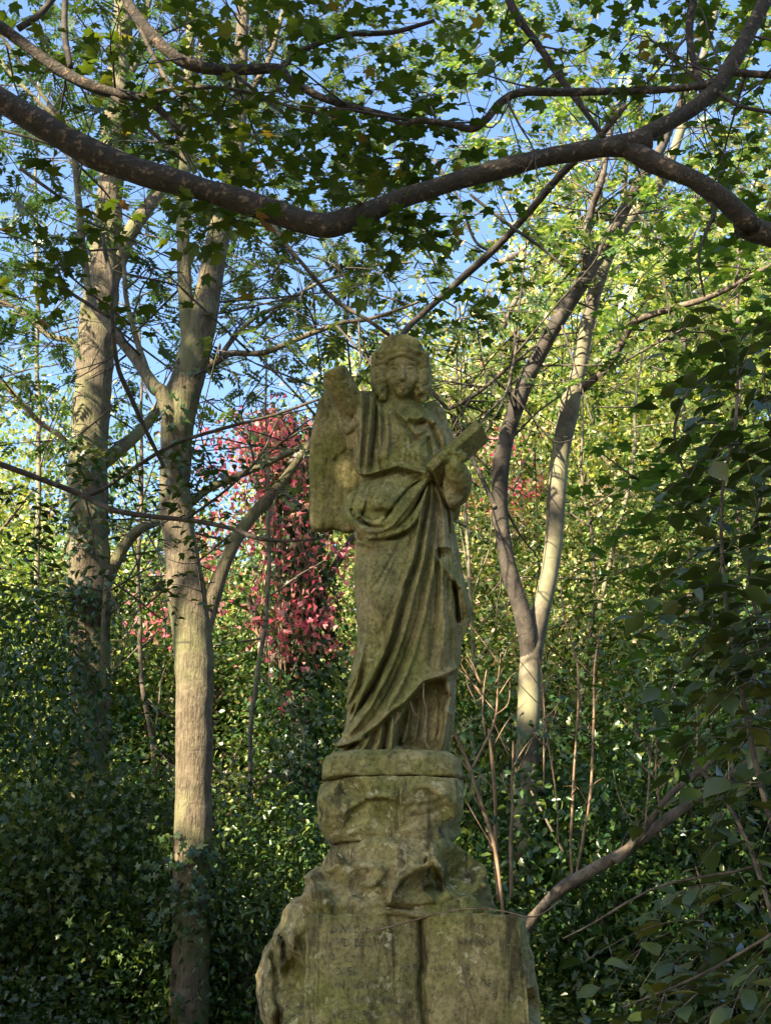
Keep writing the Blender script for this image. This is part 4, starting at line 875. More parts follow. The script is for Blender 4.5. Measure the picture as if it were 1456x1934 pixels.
shoot_spec = [
    ([(1076, 1668, 8, 7.7), (1078, 1560, 8, 7.7), (1080, 1420, 7, 7.7), (1086, 1300, 6, 7.7), (1080, 1220, 5, 7.7), (1062, 1110, 4, 7.7)], 'straight tan shoot rising from the foot of the log'),
    ([(1090, 1660, 7, 7.75), (1105, 1570, 8, 7.75), (1115, 1450, 7, 7.75), (1122, 1330, 7, 7.75), (1130, 1230, 5, 7.75), (1142, 1180, 4, 7.75)], 'tan shoot leaning slightly right beside the straight one'),
    ([(1228, 1560, 5, 7.4), (1234, 1480, 5, 7.4), (1232, 1400, 5, 7.4), (1240, 1330, 4, 7.4)], 'short pale shoot standing on the middle of the log'),
    ([(1243, 1545, 6, 7.4), (1244, 1450, 6, 7.4), (1240, 1340, 4, 7.4)], 'short orange shoot against the upper log'),
    ([(952, 1800, 9, 7.2), (948, 1700, 9, 7.2), (936, 1600, 10, 7.2), (912, 1530, 11, 7.2), (888, 1460, 10, 7.2), (868, 1410, 8, 7.2), (850, 1370, 6, 7.2)], 'reddish shoot leaning left behind the stone skirt'),
    ([(885, 1450, 8, 7.2), (905, 1410, 8, 7.2), (925, 1375, 7, 7.2), (938, 1340, 6, 7.2), (945, 1290, 4, 7.2), (950, 1240, 3, 7.2)], 'forked shoot curving up to the right of the stone skirt'),
    ([(912, 1400, 6, 7.2), (905, 1350, 5, 7.2), (908, 1300, 5, 7.2), (916, 1260, 3, 7.2)], 'thin red shoot rising between the statue and the fork'),
    ([(945, 1700, 14, 7.8), (942, 1590, 13, 7.8), (938, 1500, 10, 7.8), (925, 1380, 7, 7.8)], 'thick pale shoot beside the upper rock block'),
    ([(965, 1700, 12, 7.9), (962, 1600, 11, 7.9), (972, 1520, 8, 7.9), (960, 1400, 6, 7.9)], 'brown shoot close against the pale forked trunk'),
    ([(1020, 1500, 5, 8.2), (1028, 1380, 5, 8.2), (1022, 1290, 4, 8.2)], 'thin grey shoot right of the pale forked trunk'),
    ([(1052, 1600, 5, 8.0), (1040, 1480, 5, 8.0), (1026, 1360, 4, 8.0), (1018, 1240, 3, 8.0)], 'grey shoot crossing behind toward the forked trunk'),
    ([(1310, 1460, 5, 7.4), (1314, 1380, 5, 7.4), (1320, 1280, 4, 7.4), (1318, 1200, 3, 7.4)], 'thin shoot rising above the upper end of the log')]
for pts, lab in shoot_spec:
    mb = MB(); px_tube(mb, [(a, b_, w_ * .68, y) for a, b_, w_, y in pts], 8, .03, .2, 8, len(lab)); shoot_twigs(mb, pts); o = mb.build('shoot', M['shoot']); tag(o, lab, 'shoot', 'bare shoots right of the pedestal')

# --- vine runners over the stone
vn = MB(); px_tube(vn, [(690, 1760, 2.6, 4.68), (730, 1752, 2.8, 4.665), (790, 1736, 3, 4.66), (840, 1722, 3, 4.66), (900, 1716, 3, 4.64), (950, 1721, 3, 4.66), (1010, 1731, 2.6, 4.7), (1060, 1700, 2, 4.8)], 6, 0, .1, 6)
o = vn.build('vine_runner', M['shoot']); tag(o, 'thin dry runner trailing over the top of the open book', 'vine')
vn = MB(); px_tube(vn, [(861, 1768, 4, 4.68), (867, 1800, 3, 4.672), (878, 1850, 3, 4.668), (893, 1895, 3, 4.668), (902, 1940, 3, 4.67)], 6, 0, .1, 6)
o = vn.build('vine_runner', M['shoot']); tag(o, 'pale stalk hanging down the right-hand page', 'vine')
vn = MB()
for pts in ([(800, 1290, 2.4, 4.80), (800, 1320, 2.4, 4.79), (806, 1345, 2.4, 4.78), (802, 1375, 2.4, 4.78), (803, 1400, 2.4, 4.78), (812, 1415, 2.2, 4.77)], [(775, 1325, 2, 4.80), (782, 1345, 2, 4.79), (800, 1360, 2, 4.78)], [(752, 1345, 1.8, 4.81), (746, 1370, 1.8, 4.8)]): px_tube(vn, pts, 6, 0, .1, 6)
o = vn.build('vine_runner', M['shoot']); tag(o, 'reddish tendrils hanging in the hollow of the robe above the foot', 'vine')

# ================================================================== FOLIAGE
g = np.random.default_rng(5)
def reg(n, x0, x1, y0, y1, Ya, Yb):
    return np.array([P(g.uniform(x0, x1), g.uniform(y0, y1), g.uniform(Ya, Yb)) for _ in range(n)])
def rdir(n, base=(0, 0, 0), k=1.0): return unit(np.array(base, float) + g.normal(0, 1, (n, 3)) * [k, k, k * .5])
# ash crowns: drooping pinnate fronds
def side_twigs(mb, paths, n, Ls, r0, gg, up=.15):
    for path in paths:
        pts = [P(a, b_, y) for a, b_, w_, y in path]; c = near_path(pts, n, gg, .004, .12, 1)
        for q in c:
            d = unit(gg.normal(0, 1, 3) * [1, .7, .8] + [0, 0, up]); Ln = gg.uniform(*Ls); b1 = gg.normal(0, .16, 3) * Ln; b2 = gg.normal(0, .12, 3) * Ln
            cc = np.array([q, q + d * Ln * .33 + b1 * .5, q + d * Ln * .66 + b1, q + d * Ln + b2]); cc = cc[clear_of_statue(cc, 10)]
            if len(cc) < 3: continue
            tube(mb, cc, np.linspace(r0, r0 * .3, len(cc)), 5, 0, 0, 4)
            for k in range(2):
                i0 = cc[1 + k % (len(cc) - 1)]; d2 = unit(d + gg.normal(0, .7, 3)); tube(mb, np.array([i0, i0 + d2 * Ln * .2 + gg.normal(0, .03, 3), i0 + d2 * Ln * .42]), [r0 * .5, r0 * .35, r0 * .15], 4, 0, 0, 3)
def ash_crown(parent, starts, key='frond', size=.28, per=6, matk='ash', cl=.30, paths=(), nt_=7):
    L_, T_ = MB(), MB(); side_twigs(T_, paths, nt_, (.4, 1.5), .010, g)
    for s in starts:
        d = unit(g.normal(0, 1, 3) * [1, 1, .35]); Ln = g.uniform(.35, .8); c = np.array([s, s + d * Ln * .5 + [0, 0, -.03], s + d * Ln + [0, 0, -.12]])
        tube(T_, c, [.006, .004, .002], 4, 0, 0, 2); n = per; t = g.uniform(.1, 1, n)[:, None]; p = s + d * Ln * t + [0, 0, -.1] * t * t
        put_leaves(L_, p, frames(n, g, .9, d * .6, .45, .55), size * g.uniform(.65, 1.15, n), key)
    L_.merge(T_).build('crown', (M[matk], M['bark_dark']), parent)
stA = np.concatenate([near_path([P(a, b_, y) for a, b_, w, y in A_br[k]], n, g, sp, t0, 1) for k, n, sp, t0 in ((0, 40, .6, .3), (1, 8, .4, .5), (2, 12, .3, .4), (3, 34, .45, .3), (6, 36, .7, 0), (7, 44, .6, .3))]
                     + [reg(90, -250, 620, -150, 600, 10, 13), reg(14, -100, 330, 560, 800, 11.5, 14)])
ash_crown(treeA, np.concatenate([stA, reg(170, -150, 640, -50, 640, 11, 14)]), size=.20, paths=A_br + [A_tr[-4:]])
stB = np.concatenate([near_path([P(a, b_, y) for a, b_, w, y in B_br[k]], n, g, sp, t0, 1) for k, n, sp, t0 in ((0, 18, .5, .5), (1, 20, .5, .5), (3, 14, .35, .4), (4, 22, .4, .3), (5, 7, .3, .6), (6, 5, .25, .6), (7, 26, .6, .1))]
                     + [reg(60, 380, 760, -150, 600, 9.2, 12), reg(10, 430, 620, 600, 780, 10, 12)])
ash_crown(treeB, np.concatenate([stB, reg(60, 380, 760, 120, 700, 10, 13)]), size=.19, paths=B_br + [B_tr[-6:]])
stC = np.concatenate([near_path([P(a, b_, y) for a, b_, w, y in C_br[k]], n, g, sp, t0, 1) for k, n, sp, t0 in ((0, 60, .5, .6), (1, 24, .35, .4), (2, 24, .4, .3), (4, 9, .3, .4), (5, 9, .3, .3))]
                     + [reg(110, 760, 1560, -150, 400, 9.5, 13), reg(26, 830, 1300, 420, 760, 10, 13)])
ash_crown(treeC, np.concatenate([stC, reg(60, 760, 1200, -50, 330, 10, 13)]), size=.20, matk='green', paths=C_br, nt_=8)

# near maple sprays (dark, seen from beneath)
def maple_crown(parent, starts, leaf=.074, Lr=(.18, .45), matk='maple', key='maple', paths=(), **kw):
    L_, T_ = MB(), MB(); side_twigs(T_, paths, 6, (.2, .7), .006, g); n = len(starts); kk = clear_of_statue(starts, 30); starts = starts[kk]; n = len(starts)
    sprays(L_, T_, starts, rdir(n, (0, -.1, -.1), 1), g.uniform(Lr[0], Lr[1], n), key, leaf, g, keep=lambda c: clear_of_statue(c, 20), step=.055, **kw)
    L_.merge(T_).build('crown', (M[matk], M['bark_dark']), parent)
s1 = np.concatenate([reg(46, 400, 720, 190, 350, 4.7, 5.6), reg(34, 330, 640, 0, 130, 4.6, 5.6), reg(12, 150, 330, 20, 140, 4.6, 5.4), reg(14, 90, 180, 360, 560, 4.8, 5.3),
                     reg(5, 20, 180, 100, 200, 4.6, 5.4), reg(14, 250, 440, 210, 290, 4.7, 5.2), reg(12, 380, 470, 400, 470, 4.7, 5.2), reg(8, -200, 60, -100, 60, 4.5, 6), reg(12, 200, 800, -160, 0, 4.5, 5.6)])
maple_crown(m2, s1[g.uniform(0, 1, len(s1)) < 1.1], paths=[[(0, 50, 5, YL), (130, 142, 5, YL), (275, 188, 5, YL), (345, 250, 5, YL)], [(240, 0, 5, YL), (390, 127, 5, YL), (525, 130, 5, YL), (660, 202, 5, YL)], [(262, 178, 9, YL), (420, 165, 8, YL), (650, 222, 5, YL)]])
s2 = np.concatenate([reg(36, 660, 830, 190, 330, 4.6, 5.4), reg(16, 700, 800, 400, 480, 4.5, 5), reg(26, 700, 1000, 0, 120, 4.6, 5.6), reg(8, 850, 1000, 250, 400, 5, 6), reg(8, 860, 960, 540, 640, 5.5, 6.2),
                     reg(44, 1050, 1480, 0, 200, 4.6, 6), reg(24, 1330, 1520, 180, 560, 5, 6.6), reg(40, 900, 1500, -200, 0, 4.5, 5.6)])
maple_crown(mp, s2, leaf=.070, paths=Mb[1:6])
# holly tree leaves
L_, T_ = MB(), MB(); st = np.concatenate([reg(10, 120, 210, 820, 900, 6.2, 6.5), reg(14, 300, 370, 830, 960, 6.1, 6.4), reg(26, -60, 160, 930, 1180, 6.2, 6.9), reg(24, 60, 420, 960, 1150, 6.6, 7.4)])
sprays(L_, T_, st, rdir(len(st), (.2, 0, -.1)), g.uniform(.15, .35, len(st)), 'oval', .062, g, step=.03, sag=.4)
L_.merge(T_).build('crown', (M['holly'], M['bark_dark']), u1)

# right: near shrub with drooping rows of big oval leaves
def shrub(name, base, label, group=None, cat='shrub'):
    e = empty(name, tuple(base)); tag(e, label, cat, group); return e
def spray_shrub(e, stems, starts, key, leaf, matk, Lr, mats='bark_dark', **kw):
    L_, T_ = MB(), MB()
    for s in stems: px_tube(T_, s, 8, .01, .1, 7, 5)
    starts = starts[clear_of_statue(starts, 30)]; n = len(starts)
    sprays(L_, T_, starts, rdir(n, kw.pop('base', (-.6, -.2, -.2)), .7), g.uniform(Lr[0], Lr[1], n), key, leaf, g, keep=lambda c: clear_of_statue(c, 16), **kw)
    T_.build('stems', M[mats], e); L_.build('foliage', M[matk], e)
sh = shrub('leaning_shrub', (1.6, 3.2, 0), 'near shrub at the right edge with rows of big dark oval leaves')
stems = [[(1600, 2100, 16, 3.4), (1500, 1700, 13, 3.4), (1420, 1400, 11, 3.4), (1370, 1150, 8, 3.4), (1360, 950, 7, 3.4), (1385, 800, 6, 3.4), (1390, 640, 4, 3.4)],
         [(1500, 1850, 10, 3.3), (1400, 1560, 8, 3.3), (1300, 1420, 6, 3.3)], [(1560, 1500, 8, 3.5), (1420, 1120, 7, 3.5), (1440, 900, 5, 3.5)],
         [(1560, 1600, 7, 3.5), (1400, 1640, 6, 3.5), (1250, 1670, 5, 3.5), (1120, 1740, 4, 3.5), (1060, 1770, 3, 3.5)], [(1560, 1700, 7, 3.4), (1350, 1830, 6, 3.4), (1180, 1900, 4, 3.4)]]
st = np.concatenate([reg(20, 1340, 1480, 590, 760, 3.2, 4), reg(70, 1340, 1500, 800, 1250, 3.1, 4), reg(36, 1370, 1500, 1250, 1560, 3.1, 4.2), reg(48, 1260, 1520, 1640, 1960, 3.1, 4.4), reg(8, 1060, 1250, 1720, 1960, 3.3, 4.4)])
spray_shrub(sh, stems, st, 'fine', .072, 'oval', (.15, .32), step=.04, sag=.5, twig=.002, droop=.5)
sh = shrub('leaning_shrub', (2.0, 5.6, 0), 'mid-distance shrub with flat maple-like sprays right of the forked tree')
stems = [[(1500, 1600, 9, 6), (1400, 1200, 8, 6), (1340, 1000, 7, 6), (1278, 850, 6, 6), (1284, 770, 6, 6), (1320, 720, 6, 6), (1385, 690, 5, 6)], [(1400, 1200, 5, 6), (1300, 1150, 4, 6), (1200, 1200, 3, 6)], [(1340, 1000, 5, 6), (1240, 930, 4, 6), (1130, 850, 3, 6)]]
st = np.concatenate([reg(54, 1190, 1420, 820, 1130, 5.6, 6.8), reg(24, 1300, 1480, 560, 820, 5.6, 6.8), reg(26, 1240, 1480, 1130, 1400, 5.6, 6.8), reg(24, 1260, 1500, 350, 620, 6, 7)])
spray_shrub(sh, stems, st, 'maple', .08, 'leafmid', (.2, .45), step=.055, sag=.3, spread=.25)

# creeper
cr = shrub('red_creeper', P(565, 1400, YR - .4) * [1, 1, 1], 'crimson creeper hanging in tatters over the ivy-clad trunk', cat='creeper')
L_, T_ = MB(), MB(); pts = []
for x, y, rx, ry, n in [(470, 850, 52, 40, 520), (520, 822, 26, 26, 360), (550, 900, 45, 60, 420), (520, 980, 55, 50, 320), (400, 1050, 32, 50, 200), (560, 1110, 48, 60, 380), (530, 1180, 40, 40, 260), (580, 1150, 25, 40, 150), (290, 1165, 30, 24, 110), (600, 1190, 30, 25, 80), (640, 1045, 22, 16, 70), (535, 1330, 8, 20, 16), (620, 1230, 25, 20, 40), (330, 1110, 40, 40, 60), (450, 950, 40, 60, 120)]:
    n = int(n * .8); q = g.normal(0, 1.0, (n, 2)); pts += [P(x + a * rx, y + b_ * ry, YR - .5 + g.normal(0, .3)) for a, b_ in q]
pts = np.array(pts); put_leaves(L_, pts, frames(len(pts), g, .3, None, .8, 1.0), .066 * g.uniform(.5, 1.3, len(pts)), 'ivy')
L_.build('foliage', M['red'], cr)
for k in range(18):
    x = g.uniform(470, 620); px_tube(T_, [(x, g.uniform(800, 900), 2, YR - .5), (x + g.normal(0, 14), 1000, 2.4, YR - .5), (x + g.normal(0, 20), 1130, 2.4, YR - .45), (x + g.normal(0, 20), g.uniform(1180, 1320), 2, YR - .4)], 4, .03, 0, 5, k)
T_.build('stems', M['shoot'], cr)
cr2 = shrub('red_creeper', P(960, 930, 16), 'sparse red creeper showing between the forked trunks', cat='creeper')
L_ = MB(); pts = np.array([P(x + g.normal(0, rx), y + g.normal(0, ry), 16 + g.normal(0, .3)) for x, y, rx, ry, n in [(975, 930, 22, 18, 120), (940, 850, 20, 30, 70), (900, 960, 20, 30, 60), (1000, 900, 18, 30, 50), (880, 1090, 20, 30, 40)] for _ in range(n)])
put_leaves(L_, pts, frames(len(pts), g, .3, None, .8, 1.0), .12 * g.uniform(.6, 1.3, len(pts)), 'ivy'); L_.build('foliage', M['red'], cr2)

# ivy on trunks
def ivy_on(parent, path, n, size, t0, t1, key='ivy2', off=.05, name='ivy', thr=-.15):
    c = spline(np.array([list(P(a, b_, y)) + [W(w, P(a, b_, y)) / 2] for a, b_, w, y in path]), 10)
    i = g.uniform(t0, t1, n) * (len(c) - 1.001); k = i.astype(int); f = (i - k)[:, None]; q = c[k] * (1 - f) + c[k + 1] * f
    th = g.uniform(0, 2 * pi, n); nr = np.stack([np.cos(th), np.sin(th), np.zeros(n)], -1); p = q[:, :3] + nr * (q[:, 3:] + np.abs(g.normal(0, off, (n, 1))))
    dn = vnoise(p, 2.2, 3) > thr; p = p[dn]; nr = nr[dn]; n = len(p)
    nz = unit(nr + g.normal(0, .45, (n, 3)) + [0, 0, .3]); d = np.array([0, 0, -1.0]) + g.normal(0, .5, (n, 3)); d = unit(d - (d * nz).sum(-1, keepdims=True) * nz)
    L_ = MB(); put_leaves(L_, p, np.stack([np.cross(d, nz), d, nz], -1), size * g.uniform(.6, 1.25, n), key); return L_.build(name, M['ivy'], parent)
ivy_on(treeA, A_tr, 2600, .062, 0, .34, off=.14); ivy_on(treeA, A_tr, 700, .07, .30, .48, off=.10)
ivy_on(treeB, B_tr, 1500, .065, 0, .13, off=.10); ivy_on(treeB, B_tr, 260, .06, .34, .50, off=.06)
ivy_on(tr, R_tr, 11000, .085, 0, .95, off=.20, thr=-.7); ivy_on(treeC, C_tr, 700, .06, 0, .2, off=.12)

for k, (x, y0, x1, y1, w0, Y, lab) in enumerate([(1130, 1500, 1212, 640, 12, 12.5, 'thin pale sapling stem leaning right behind the forked tree'), (1270, 1500, 1325, 300, 14, 13, 'slender grey stem rising behind the right-hand sprays'), (890, 1500, 862, 560, 9, 12.5, 'wiry stem showing just right of the statue waist'),
        (1405, 1500, 1395, 250, 15, 12, 'straight grey stem near the right edge'), (60, 1400, 75, 100, 12, 13.5, 'thin stem left of the tall ash'), (290, 1500, 262, 560, 10, 12.6, 'thin stem between the two ash trunks'), (470, 1400, 500, 620, 9, 12.4, 'thin dark stem crossing the creeper'), (1090, 1400, 1130, 560, 8, 12.2, 'wiry stem right of the pale trunk')]):
    e = empty('sapling', tuple(P(x, 1900, Y) * [1, 1, 0])); tag(e, lab, 'sapling', 'saplings behind the clearing')
    path = [(x, 2000, w0, Y), (x + 4, y0, w0, Y), (x + (x1 - x) * .35 + g.normal(0, 12), y0 + (y1 - y0) * .35, w0 * .85, Y), (x + (x1 - x) * .7 + g.normal(0, 12), y0 + (y1 - y0) * .7, w0 * .6, Y), (x1, y1, w0 * .3, Y)]
    mb = MB(); px_tube(mb, path, 8, .03, .1, 8, k); side_twigs(mb, [path], 16, (.4, 1.4), .011, g, .4); mb.build('trunk', M['bark_mid'] if k % 2 else M['bark_pale'], e)
    Lf = MB(); q = near_path([P(a, b_, y) for a, b_, w_, y in path], 90, g, .5, .3, 1); clump_leaves(Lf, q, 7, .1, .07, 'oval', g); Lf.build('crown', M['green'], e)
# ---- bushes behind: shared leaf masses, each bush its own object
def blob_mesh(name, n_cl, per, spread, size, key, mat, rad, seed, zlo=0.0, twigs=True, hollow=.35):
    gg = np.random.default_rng(seed); c = unit(gg.normal(0, 1, (n_cl * 3, 3))) * (gg.uniform(hollow, 1, (n_cl * 3, 1)) ** .6)
    c[:, 2] = c[:, 2] * .5 + .5; c = c[(fbm(c, 2.1, 2, seed) > -.35)][:n_cl]
    lump = 1 + .28 * fbm(unit(c - [0, 0, .5]), 1.7, 2, seed + 5)[:, None]; c = (c - [0, 0, .5]) * lump + [0, 0, .5]; c = c * rad
    L_ = MB(); clump_leaves(L_, c, per, spread, size, key, gg, flat=.55, droop=.3)
    T_ = MB()
    for q in c[:: max(1, len(c) // 70)]:
        b0 = np.array([q[0] * .12, q[1] * .12, min(q[2] * .4, rad[2] * .25)]); tube(T_, [b0 * [1, 1, 0], b0, (b0 + q) / 2 + gg.normal(0, .1, 3), q], [.02, .018, .012, .004], 5, 0, 0, 3)
    a = L_.build(name, mat, None); b_ = T_.build(name + '_stems', M['bark_mid'], None); me, tm = a.data, b_.data
    bpy.data.objects.remove(a); bpy.data.objects.remove(b_); return me, tm
def place(name, cat, label, group, meshes, loc, rz, sc, mat, parts=('foliage', 'stems')):
    e = empty(name, loc); tag(e, label, cat, group); e.rotation_euler[2] = rz; e.scale = sc
    for me, pn in zip(meshes, parts):
        o = bpy.data.objects.new(pn, me); COL.objects.link(o); o.parent = e
        if pn in ('foliage', 'crown') and mat is not None: o.material_slots[0].link = 'OBJECT'; o.material_slots[0].material = mat
    return e
hb = [blob_mesh('holly_mass', 460, 66, .16, .046, 'holly' if i == 0 else 'ivy2' if i == 1 else 'oval', M['holly'], (1.25, 1.1, 2.4), 300 + i) for i in range(3)]
bush = [  # px, Y, height, width, variant, material, label
 (20, 9.6, 3.9, 1.3, 1, 'holly', 'dark holly bush at the far left foot of the tall ash'), (270, 9.9, 3.3, 1.0, 0, 'holly', 'holly bush filling the gap between the two ash trunks'),
 (480, 9.4, 3.1, 1.0, 2, 'holly', 'glossy bush right of the forked ash, left of the rock mound'), (560, 10.6, 3.6, 1.1, 0, 'ivy', 'bush behind the left side of the rock pedestal'),
 (-120, 10.5, 5.2, 1.4, 2, 'ivy', 'tall dark bush cut by the left edge'), (330, 12.2, 3.5, 1.2, 1, 'green', 'mid-green bush further back behind the forked ash'),
 (100, 12.6, 4.2, 1.4, 0, 'green', 'tall green bush behind the leftmost trunk'), (720, 11.5, 4.2, 1.3, 1, 'holly', 'bush directly behind the statue'),
 (900, 9.8, 2.7, .9, 0, 'lime', 'lime-tinted sunny bush behind the reddish shoots'), (1080, 10.6, 4.7, 1.3, 0, 'holly', 'dense holly between the forked tree and the log'),
 (1220, 9.7, 4.1, 1.3, 1, 'ivy', 'ivy-smothered bush above the leaning log'), (1400, 9.0, 4.3, 1.3, 2, 'holly', 'black-green bush beyond the upper log end'),
 (1160, 8.6, 1.7, 1.2, 2, 'holly', 'low holly beneath the leaning log'), (1340, 7.6, 1.9, 1.3, 0, 'oval', 'low dark bush in the lower right corner'),
 (1560, 10, 5.0, 1.4, 0, 'ivy', 'bush cut by the right edge'), (1010, 12.8, 3.8, 1.2, 2, 'green', 'green bush seen through the fork of the pale tree'),
 (430, 8.4, 1.5, .9, 1, 'ivy', 'low ivy heap at the foot of the forked ash'), (180, 8.2, 1.6, 1.1, 2, 'holly', 'low bush in the lower left corner'),
 (20, 8.0, 1.9, 1.0, 0, 'oval', 'low brownish-green bush at the extreme lower left'), (1120, 7.0, 1.3, .9, 1, 'ivy', 'low ivy heap just right of the inscribed book')]
for k, (px, Y, hgt, wd, var, mk, lab) in enumerate(bush):
    x = P(px, 1500, Y)[0]; place('holly_bush' if mk == 'holly' else 'bush', 'bush', lab, 'bushes under the trees', hb[var], (x, Y, -.1), g.uniform(0, 6), (wd, wd, hgt / 2.6), M[mk])

for k, (x, y, hgt, wd, var, lab) in enumerate([(-3.4, 2.4, 3.0, 1.1, 0, 'unseen bush added for low shade, left of the pedestal'), (-4.2, 5.2, 3.2, 1.1, 1, 'unseen bush added for low shade, below the left maple'), (3.9, 1.6, 3.0, 1.2, 2, 'unseen bush added for low shade, right of the photographer'),
        (4.3, 4.6, 3.4, 1.2, 0, 'unseen bush added for low shade, beneath the leaning maple trunk'), (-2.6, -1.8, 2.8, 1.1, 1, 'unseen bush added for low shade, behind the photographer on the left'), (2.4, -2.2, 2.8, 1.1, 2, 'unseen bush added for low shade, behind the photographer on the right'), (0.0, -3.8, 3.4, 1.3, 0, 'unseen bush added for low shade, straight behind the photographer')]):
    place('bush', 'bush', lab, 'unseen bushes added for low shade', hb[var], (x, y, -.1), k * 1.3, (wd, wd, hgt / 2.6), M['holly'])  # unseen bushes added to keep sky light off the lower scene
# ---- background trees
def tree_mesh(n_cl, per, spread, size, key, rad, zc, seed):
    gg = np.random.default_rng(seed); c = unit(gg.normal(0, 1, (n_cl * 3, 3))) * (gg.uniform(.25, 1, (n_cl * 3, 1)) ** .5)
    c = c[fbm(c, 2.4, 2, seed) > -.25][:n_cl]; c = c * (1 + .25 * fbm(unit(c), 1.8, 2, seed + 3)[:, None]) * rad + [0, 0, zc]
    L_ = MB(); clump_leaves(L_, c, per, spread, size, key, gg, flat=.6, droop=.3, up=.5, sp=1.0)
    T_ = MB(); tube(T_, [(0, 0, -.2), (.05, 0, zc * .4), (-.1, .05, zc * .8), (0, 0, zc + rad[2] * .7)], [.17, .14, .1, .03], 10, 0, .1, 6, seed)
    for q in c[:: max(1, len(c) // 90)]:
        b0 = np.array([0, 0, max(zc * .3, q[2] - np.hypot(q[0], q[1]) * .8 - .2)]); tube(T_, [b0, b0 * .5 + q * .5 + gg.normal(0, .15, 3), q], [.05, .03, .008], 5, 0, 0, 4)
    a = L_.build('c', M['green'], None); b_ = T_.build('t', M['bark_mid'], None); me, tm = a.data, b_.data; bpy.data.objects.remove(a); bpy.data.objects.remove(b_); return me, tm
tmz = [tree_mesh(620, 80, .27, .088, 'quad_w', (2.6, 2.4, 4.4), 5.2, 401), tree_mesh(580, 80, .29, .095, 'quad', (2.5, 2.5, 4.6), 5.4, 402), tree_mesh(500, 70, .27, .10, 'oval', (2.3, 2.3, 4.6), 5.2, 403)]
bg = [  # px, Y, top py, width scale, variant, mat, label
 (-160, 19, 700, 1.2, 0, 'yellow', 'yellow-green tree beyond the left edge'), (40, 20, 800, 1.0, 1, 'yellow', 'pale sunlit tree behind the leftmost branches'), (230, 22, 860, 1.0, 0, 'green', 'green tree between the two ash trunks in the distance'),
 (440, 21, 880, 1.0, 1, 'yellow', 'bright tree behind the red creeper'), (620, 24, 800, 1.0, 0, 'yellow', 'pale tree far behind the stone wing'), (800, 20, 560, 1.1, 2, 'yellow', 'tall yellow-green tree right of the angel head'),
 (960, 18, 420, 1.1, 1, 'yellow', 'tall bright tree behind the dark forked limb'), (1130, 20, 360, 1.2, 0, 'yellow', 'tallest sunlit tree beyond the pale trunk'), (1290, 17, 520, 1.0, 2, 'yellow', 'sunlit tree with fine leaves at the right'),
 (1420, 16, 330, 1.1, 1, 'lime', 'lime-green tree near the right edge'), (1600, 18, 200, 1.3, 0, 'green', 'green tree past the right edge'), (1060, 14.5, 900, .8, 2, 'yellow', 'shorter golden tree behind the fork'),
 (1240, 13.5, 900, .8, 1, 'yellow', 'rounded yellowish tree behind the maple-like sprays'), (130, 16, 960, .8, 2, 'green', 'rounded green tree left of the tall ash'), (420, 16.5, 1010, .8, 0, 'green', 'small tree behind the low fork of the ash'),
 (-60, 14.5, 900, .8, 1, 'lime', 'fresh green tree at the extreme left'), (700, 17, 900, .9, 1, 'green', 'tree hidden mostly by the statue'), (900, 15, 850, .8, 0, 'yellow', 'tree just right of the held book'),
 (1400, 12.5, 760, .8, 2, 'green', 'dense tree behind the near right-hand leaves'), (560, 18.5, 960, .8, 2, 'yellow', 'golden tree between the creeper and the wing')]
for k, (px, Y, top, ws, var, mk, lab) in enumerate(bg):
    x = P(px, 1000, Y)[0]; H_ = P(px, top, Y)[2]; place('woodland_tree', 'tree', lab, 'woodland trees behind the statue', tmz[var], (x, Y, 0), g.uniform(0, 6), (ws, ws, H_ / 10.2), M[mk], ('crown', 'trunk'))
# tangle of low growth at the back
und = MB(); n = 60000; gg = np.random.default_rng(77); x = gg.uniform(-22, 22, n); y = gg.uniform(13, 34, n); z = np.abs(gg.normal(0, 1, n)) * .9 + .1 * y * gg.uniform(0, 1, n) * .9
put_leaves(und, np.stack([x, y, z], -1), frames(n, gg, .6, None, .8, .3), .2 * gg.uniform(.6, 1.3, n), 'quad_w'); o = und.build('undergrowth', M['green']); tag(o, 'tangled green undergrowth covering the floor of the wood', 'undergrowth', kind='stuff')
iv = MB(); n = 26000; x = gg.uniform(-9, 9, n); y = gg.uniform(2.2, 13, n); z = np.abs(gg.normal(0, .16, n)) + .05 * np.clip(y - 6, 0, 9); kk = ~((np.abs(x) < .75) & (y < 5.7) & (y > 4.4)); p = np.stack([x, y, z], -1)[kk]
put_leaves(iv, p, frames(len(p), gg, 1, None, .5, .2), .09 * gg.uniform(.6, 1.3, len(p)), 'ivy2'); o = iv.build('ivy_carpet', M['ivy']); tag(o, 'carpet of dark ivy on the ground round the pedestal', 'ivy', kind='stuff')

